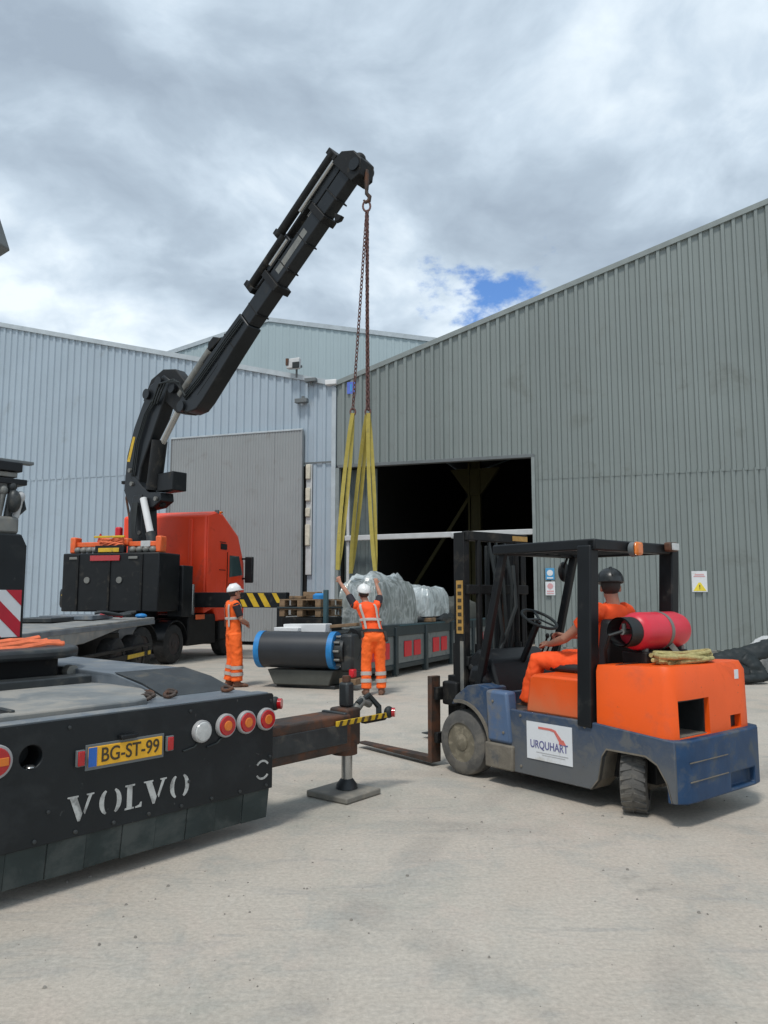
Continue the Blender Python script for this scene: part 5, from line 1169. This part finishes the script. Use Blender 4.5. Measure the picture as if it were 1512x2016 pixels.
# packs on the conveyor
def blob(name, label, cat, m, pts, rem=.035, disp=.05, group=None):
    A = MB()
    for (c_, rx, ry, rz_) in pts: A.ell(c_, rx, ry, rz_, 14, 10)
    o_ = A.build(name, m, None, rem=rem, sm=2, disp=disp, loc=MC); o_.rotation_euler = (0, 0, R(MCR)); return tag(o_, label, cat, group)
def wrapped(name, label, m, x0, x1, y0, y1, z0, z1, seed):
    """stacked sacks under stretched film: the film sags between lumps at the top and falls in near vertical folds"""
    r_ = random.Random(seed); A = MB(); n = 120; rows = []; cx, cy = (x0 + x1) / 2, (y0 + y1) / 2; hx_, hy = (x1 - x0) / 2, (y1 - y0) / 2
    lumps = [(r_.uniform(-.75, .75), r_.uniform(-.75, .75), r_.uniform(.25, .5), r_.uniform(.02, .06)) for _ in range(9)]
    ph = [r_.uniform(0, 6.3) for _ in range(6)]
    lv = [(0, 1.0), (.2, 1.01), (.4, 1.0), (.6, .985), (.75, .955), (.86, .90), (.94, .80), (.985, .64), (1.0, .45), (1.0, .22), (1.0, .02)]
    for (h, q) in lv:
        row = []
        for i in range(n):
            t_ = 2 * math.pi * i / n; c_, s_ = math.cos(t_), math.sin(t_)
            e_ = .30; ux = math.copysign(abs(c_) ** e_, c_); uy = math.copysign(abs(s_) ** e_, s_)
            f = 1 + (0.026 * math.sin(9 * t_ + ph[0] + 2.2 * h) + .012 * math.sin(17 * t_ + ph[1] - 3 * h) + .010 * math.sin(31 * t_ + ph[2] + 4 * h)) * (1 - .3 * h)
            px, py = ux * q * f, uy * q * f; z = z0 + (z1 - z0) * (h * .9)
            if h > .8:
                for (a_, b_, w_, g_) in lumps: z += g_ * math.exp(-((px - a_) ** 2 + (py - b_) ** 2) / (w_ * w_)) * min(1, (h - .8) / .15)
                z += .016 * math.sin(14 * px + 6 * py + ph[3]) + .014 * math.sin(19 * py - 8 * px + ph[4])
            row.append(A.bm.verts.new((cx + px * hx_, cy + py * hy, z)))
        rows.append(row)
    for k in range(len(rows) - 1):
        for i in range(n): A.bm.faces.new((rows[k][i], rows[k][(i + 1) % n], rows[k + 1][(i + 1) % n], rows[k + 1][i]))
    A.bm.faces.new(rows[-1]); A.bm.faces.new(rows[0][::-1])
    o_ = A.build(name, m, None, ang=24, loc=MC); o_.rotation_euler = (0, 0, R(MCR)); return tag(o_, label, 'wrapped load')
wrapped('wrapped_load', 'large grey film-wrapped load on the conveyor under the slings', 'film', -.92, -.02, 1.55, 3.75, .96, 2.02, 2)
wrapped('wrapped_load', 'white film-wrapped bundle beyond the larger grey wrapped load', 'film_w', -.75, .0, 4.15, 5.6, 1.15, 1.84, 4)
wrapped('wrapped_load', 'low dark-topped wrapped bundle at the far end of the conveyor', 'olive', -.8, -.05, 6.3, 7.8, .96, 1.55, 9)
for z_, y0_, y1_, x0_, x1_ in ((1.94, 1.75, 3.55, -.80, -.14),):
    A = MB(); n_ = 18; r5 = random.Random(21); g_ = []
    for i in range(n_ + 1):
        g_.append([A.bm.verts.new((x0_ + (x1_ - x0_) * i / n_, y0_ + (y1_ - y0_) * j / n_, z_ + .09 * math.sin(i * .55 + 1) * math.sin(j * .5) + .05 * r5.random() - .22 * (abs(i / n_ - .5) * 2) ** 6 - .2 * (abs(j / n_ - .5) * 2) ** 6 + .06)) for j in range(n_ + 1)])
    for i in range(n_):
        for j in range(n_): A.bm.faces.new((g_[i][j], g_[i + 1][j], g_[i + 1][j + 1], g_[i][j + 1]))
    o_ = A.build('plastic_sheet', 'film_w', None, loc=MC, ang=180); o_.rotation_euler = (0, 0, R(MCR)); tag(o_, 'crumpled white plastic sheet over the top of the large wrapped load', 'plastic sheet')
    md = o_.modifiers.new('thickness', 'SOLIDIFY'); md.thickness = .006
blob('debris_heap', 'heap of dark parts under the white wrapped bundle', 'heap', 'deckdark', [((-.3, 4.5, 1.1), .3, .4, .2), ((-.1, 5.3, 1.08), .2, .5, .16), ((-.4, 5.9, 1.1), .3, .4, .25)], .04, .08)
def pallet(nm, label, x, y, z, rz, m='wood'):
    t = thing(nm, label, 'pallet', MC, MCR, )
    for k in range(6): bx('board', m, t, x, x + .92, y + k * .165, y + k * .165 + .12, z + .122, z + .144, bev=.003)
    for k in range(3):
        for j in range(3): bx('block', m, t, x + .40 * k + .0, x + .40 * k + .12, y + .40 * j, y + .40 * j + .145, z + .022, z + .12, bev=.004)
        bx('runner', m, t, x + .40 * k, x + .40 * k + .12, y, y + .95, z, z + .02, bev=.003)
    return t
def onmc(o_): o_.rotation_euler = (0, 0, R(MCR)); return o_
bx('stack_table', 'black2', mc, -1.6, -.72, .75, 1.75, .95, 1.20); 
pallet('pallet', 'lower timber pallet of the stack behind the black drum', -1.66, .75, 1.22, 0)
o = bx('dark_sheet', 'mc_rail', None, -1.7, -.72, .72, 1.74, 1.368, 1.40, loc=MC); tag(onmc(o), 'dark board lying between the two stacked timber pallets', 'board')
pallet('pallet', 'upper timber pallet of the stack behind the black drum', -1.66, .75, 1.402, 0)
for k, (x, y, s_) in enumerate(((-1.4, 1.0, .14), (-1.1, 1.1, .12), (-1.25, 1.3, .16))):
    o = bx('timber_offcut', 'wood', None, x - s_, x + s_, y - .1, y + .1, 1.548, 1.548 + .06 + .04 * k, bev=.01, loc=MC); tag(onmc(o), ('short', 'shorter', 'longest')[k] + ' timber offcut lying on the upper pallet', 'timber')
o = MB().tube([(-.86, .95, 1.548), (-.86, .95, 1.62), (-.86, .95, 1.66)], [.15, .15, .10], 20).build('blue_disc', 'blue_band', None, loc=MC); tag(onmc(o), 'blue round disc standing on the upper pallet', 'disc')
o = bx('blue_post', 'teal', None, -.66, -.58, .7, .78, .96, 1.72, bev=.01, loc=MC); tag(onmc(o), 'thin blue steel post beside the stacked pallets', 'post')
o = MB().obox((-.82, .42, 1.0), (.46, -.02, .01), (.0, .12, 0), (0, 0, .10)).build('white_box', 'white', None, bev=.01, loc=MC); tag(onmc(o), 'larger white box lying on the black drum', 'box')
o = MB().obox((-1.12, .28, 1.0), (.24, .03, .0), (.0, .12, 0), (0, 0, .035)).build('white_box', 'white', None, bev=.01, loc=MC); tag(onmc(o), 'low white packet lying on the black drum left of the larger box', 'packet')
o = MB().obox((-.3, .52, 1.06), (.45, .05, .04), (.0, .07, 0), (0, 0, .03)).build('plank', 'wood', None, bev=.01, loc=MC); tag(onmc(o), 'timber plank at the right end of the black drum', 'plank')
for k, (y, x) in enumerate(((4.2, .0), (4.5, -.08))):
    o = bx('timber_offcut', 'wood', None, x - .12, x + .04, y, y + .35, 1.034 + .1 * k, 1.12 + .1 * k, bev=.01, loc=MC); tag(onmc(o), ('lower', 'upper')[k] + ' timber block on the conveyor rail by the white bundle', 'timber')

# ------------------------------------------------------------------ chains, hook and slings
hk = thing('lifting_chain', 'rusty lifting chain hanging from the crane tip down to the slings', 'chain', (-.352, 14.8, 0), 0)
a = MB(); a.tube([(.0, 0, 10.22), (0, 0, 9.98), (.0, 0, 9.80)], [.045, .055, .04], 12); a.build('swivel', 'rust', hk)
a = MB(); a.tube([(0, 0, 9.82), (.0, 0, 9.72), (.06, 0, 9.65), (.05, 0, 9.57), (-.02, 0, 9.53), (-.06, 0, 9.58)], [.035, .04, .045, .045, .035, .02], 10); a.build('hook', 'rust', hk)
a = MB(); a.tube([(.075 * math.cos(q), 0, 9.45 + .11 * math.sin(q)) for q in [i * math.pi / 8 for i in range(17)]], .022, 8); a.build('master_link', 'chain', hk)
def chain(p0, p1):
    p0, p1 = Vector(p0), Vector(p1); L = (p1 - p0).length; n = int(L / .082); A = MB(); t_ = (p1 - p0).normalized(); s0 = t_.orthogonal().normalized(); s1 = t_.cross(s0)
    for i in range(n):
        c_ = p0.lerp(p1, (i + .5) / n); s_ = s0 if i % 2 else s1
        A.tube([c_ + t_ * .055 * math.cos(q) + s_ * .028 * math.sin(q) for q in [j * math.pi / 4 for j in range(9)]], .011, 5, cap=False)
    o_ = A.build('chain_leg', 'chain', hk, kind='stuff'); return o_
for e0 in ((.02, 0, 5.25), (.05, .06, 5.25), (-.26, 0, 5.25)): chain((0.0, 0, 9.35), e0)
chain((.02, .02, 9.37), (.035, -.05, 5.25))
for x in (.035, -.26): MB().tube([(x + .05 * math.cos(q), 0, 5.20 + .07 * math.sin(q)) for q in [j * math.pi / 6 for j in range(13)]], .02, 8).build('sling_hook', 'chain', hk)
def sling(label, p0, p1, w_=.075):
    p0, p1 = Vector(p0), Vector(p1); A = MB(); n = 10; t_ = (p1 - p0).normalized()
    for sg in (-1, 1):
        pts = []
        for i in range(n + 1):
            q = i / n; c_ = p0.lerp(p1, q) + Vector((sg * .045 * math.sin(math.pi * q) ** .6 + .0, sg * .03, 0)); pts.append(c_)
        for i in range(n):
            tw = Vector((1, .35 * math.sin(i * .7), 0)).normalized(); tw2 = Vector((1, .35 * math.sin((i + 1) * .7), 0)).normalized()
            c0_, c1_ = pts[i], pts[i + 1]; k = Vector((0, .006, 0))
            vs = [c0_ - tw * w_ / 2, c0_ + tw * w_ / 2, c1_ + tw2 * w_ / 2, c1_ - tw2 * w_ / 2]
            lo_ = [A.bm.verts.new(v_ - k) for v_ in vs]; h_ = [A.bm.verts.new(v_ + k) for v_ in vs]
            A.bm.faces.new(lo_); A.bm.faces.new(h_[::-1])
            for j in range(4): A.bm.faces.new((lo_[j], lo_[(j + 1) % 4], h_[(j + 1) % 4], h_[j]))
    o_ = A.build('yellow_sling', 'sling', None, smooth=False); tag(o_, label, 'sling', 'yellow slings under the crane'); return o_
sling('yellow webbing sling hanging alone on the left, above the raised left hand', (-.615, 14.8, 5.17), (-.885, 14.7, 2.10))
sling('yellow webbing sling leaning left from the paired chain hooks', (-.335, 14.82, 5.17), (-.66, 15.3, 2.05))
sling('yellow webbing sling hanging to the right from the paired chain hooks', (-.305, 14.8, 5.17), (-.17, 14.7, 2.08))

# ------------------------------------------------------------------ dark heap by the wall, right edge
rb = thing('rubber_belt', 'thick bent black rubber belting lying by the ribbed wall at the right', 'rubber belt', (6.4, 14.6, 0), 0)
a = MB(); a.tube([(2.4, .4, 1.15), (1.5, .3, .82), (1.0, .2, .66), (.5, .1, .52), (.1, 0, .44), (-.5, -.1, .34), (-1.1, -.1, .2)], [.2, .20, .19, .19, .2, .17, .12], 14, flat=.6); a.build('belt_length', 'rubber', rb, rem=.04, sm=2, disp=.05)
a = MB(); a.tube([(.3, .0, .46), (.50, -.1, .28), (.62, -.2, .12), (.2, -.3, .10), (-.5, -.2, .12), (-.9, -.1, .26)], [.2, .18, .12, .13, .13, .12], 14, flat=.7); a.build('belt_length', 'rubber', rb, rem=.04, sm=2, disp=.05)
a = MB(); a.tube([(-.3, 0, .32), (.0, -.1, .25), (.3, -.2, .14)], [.2, .24, .14], 12); a.build('belt_length', 'rubber', rb, rem=.04, sm=2, disp=.05)
rb2 = blob('white_sack', 'pale sack showing behind the bent black belting', 'sack', 'whitedirty', [((0, 0, .4), .4, .3, .42)], .04, .06); rb2.location = (7.55, 15.3, .02)

# ------------------------------------------------------------------ small stones on the yard
a = MB(); r4 = random.Random(11)
for k in range(900):
    y = 2.2 + 16 * r4.random() ** 1.7; x = (r4.random() - .5) * (2.2 + y * 1.15); s_ = .004 + .010 * r4.random() ** 3
    b0 = [Vector((r4.uniform(.6, 1) * s_ * math.cos(q), r4.uniform(.6, 1) * s_ * math.sin(q), 0)) for q in (0, 1.25, 2.5, 3.8, 5.0)]
    lo_ = [a.bm.verts.new((x + p.x, y + p.y, .0)) for p in b0]; h_ = [a.bm.verts.new((x + p.x * .6, y + p.y * .6, s_ * .7)) for p in b0]
    a.bm.faces.new(h_)
    for i in range(5): a.bm.faces.new((lo_[i], lo_[(i + 1) % 5], h_[(i + 1) % 5], h_[i]))
o = a.build('gravel', 'stone', None, smooth=False); o['kind'] = 'stuff'
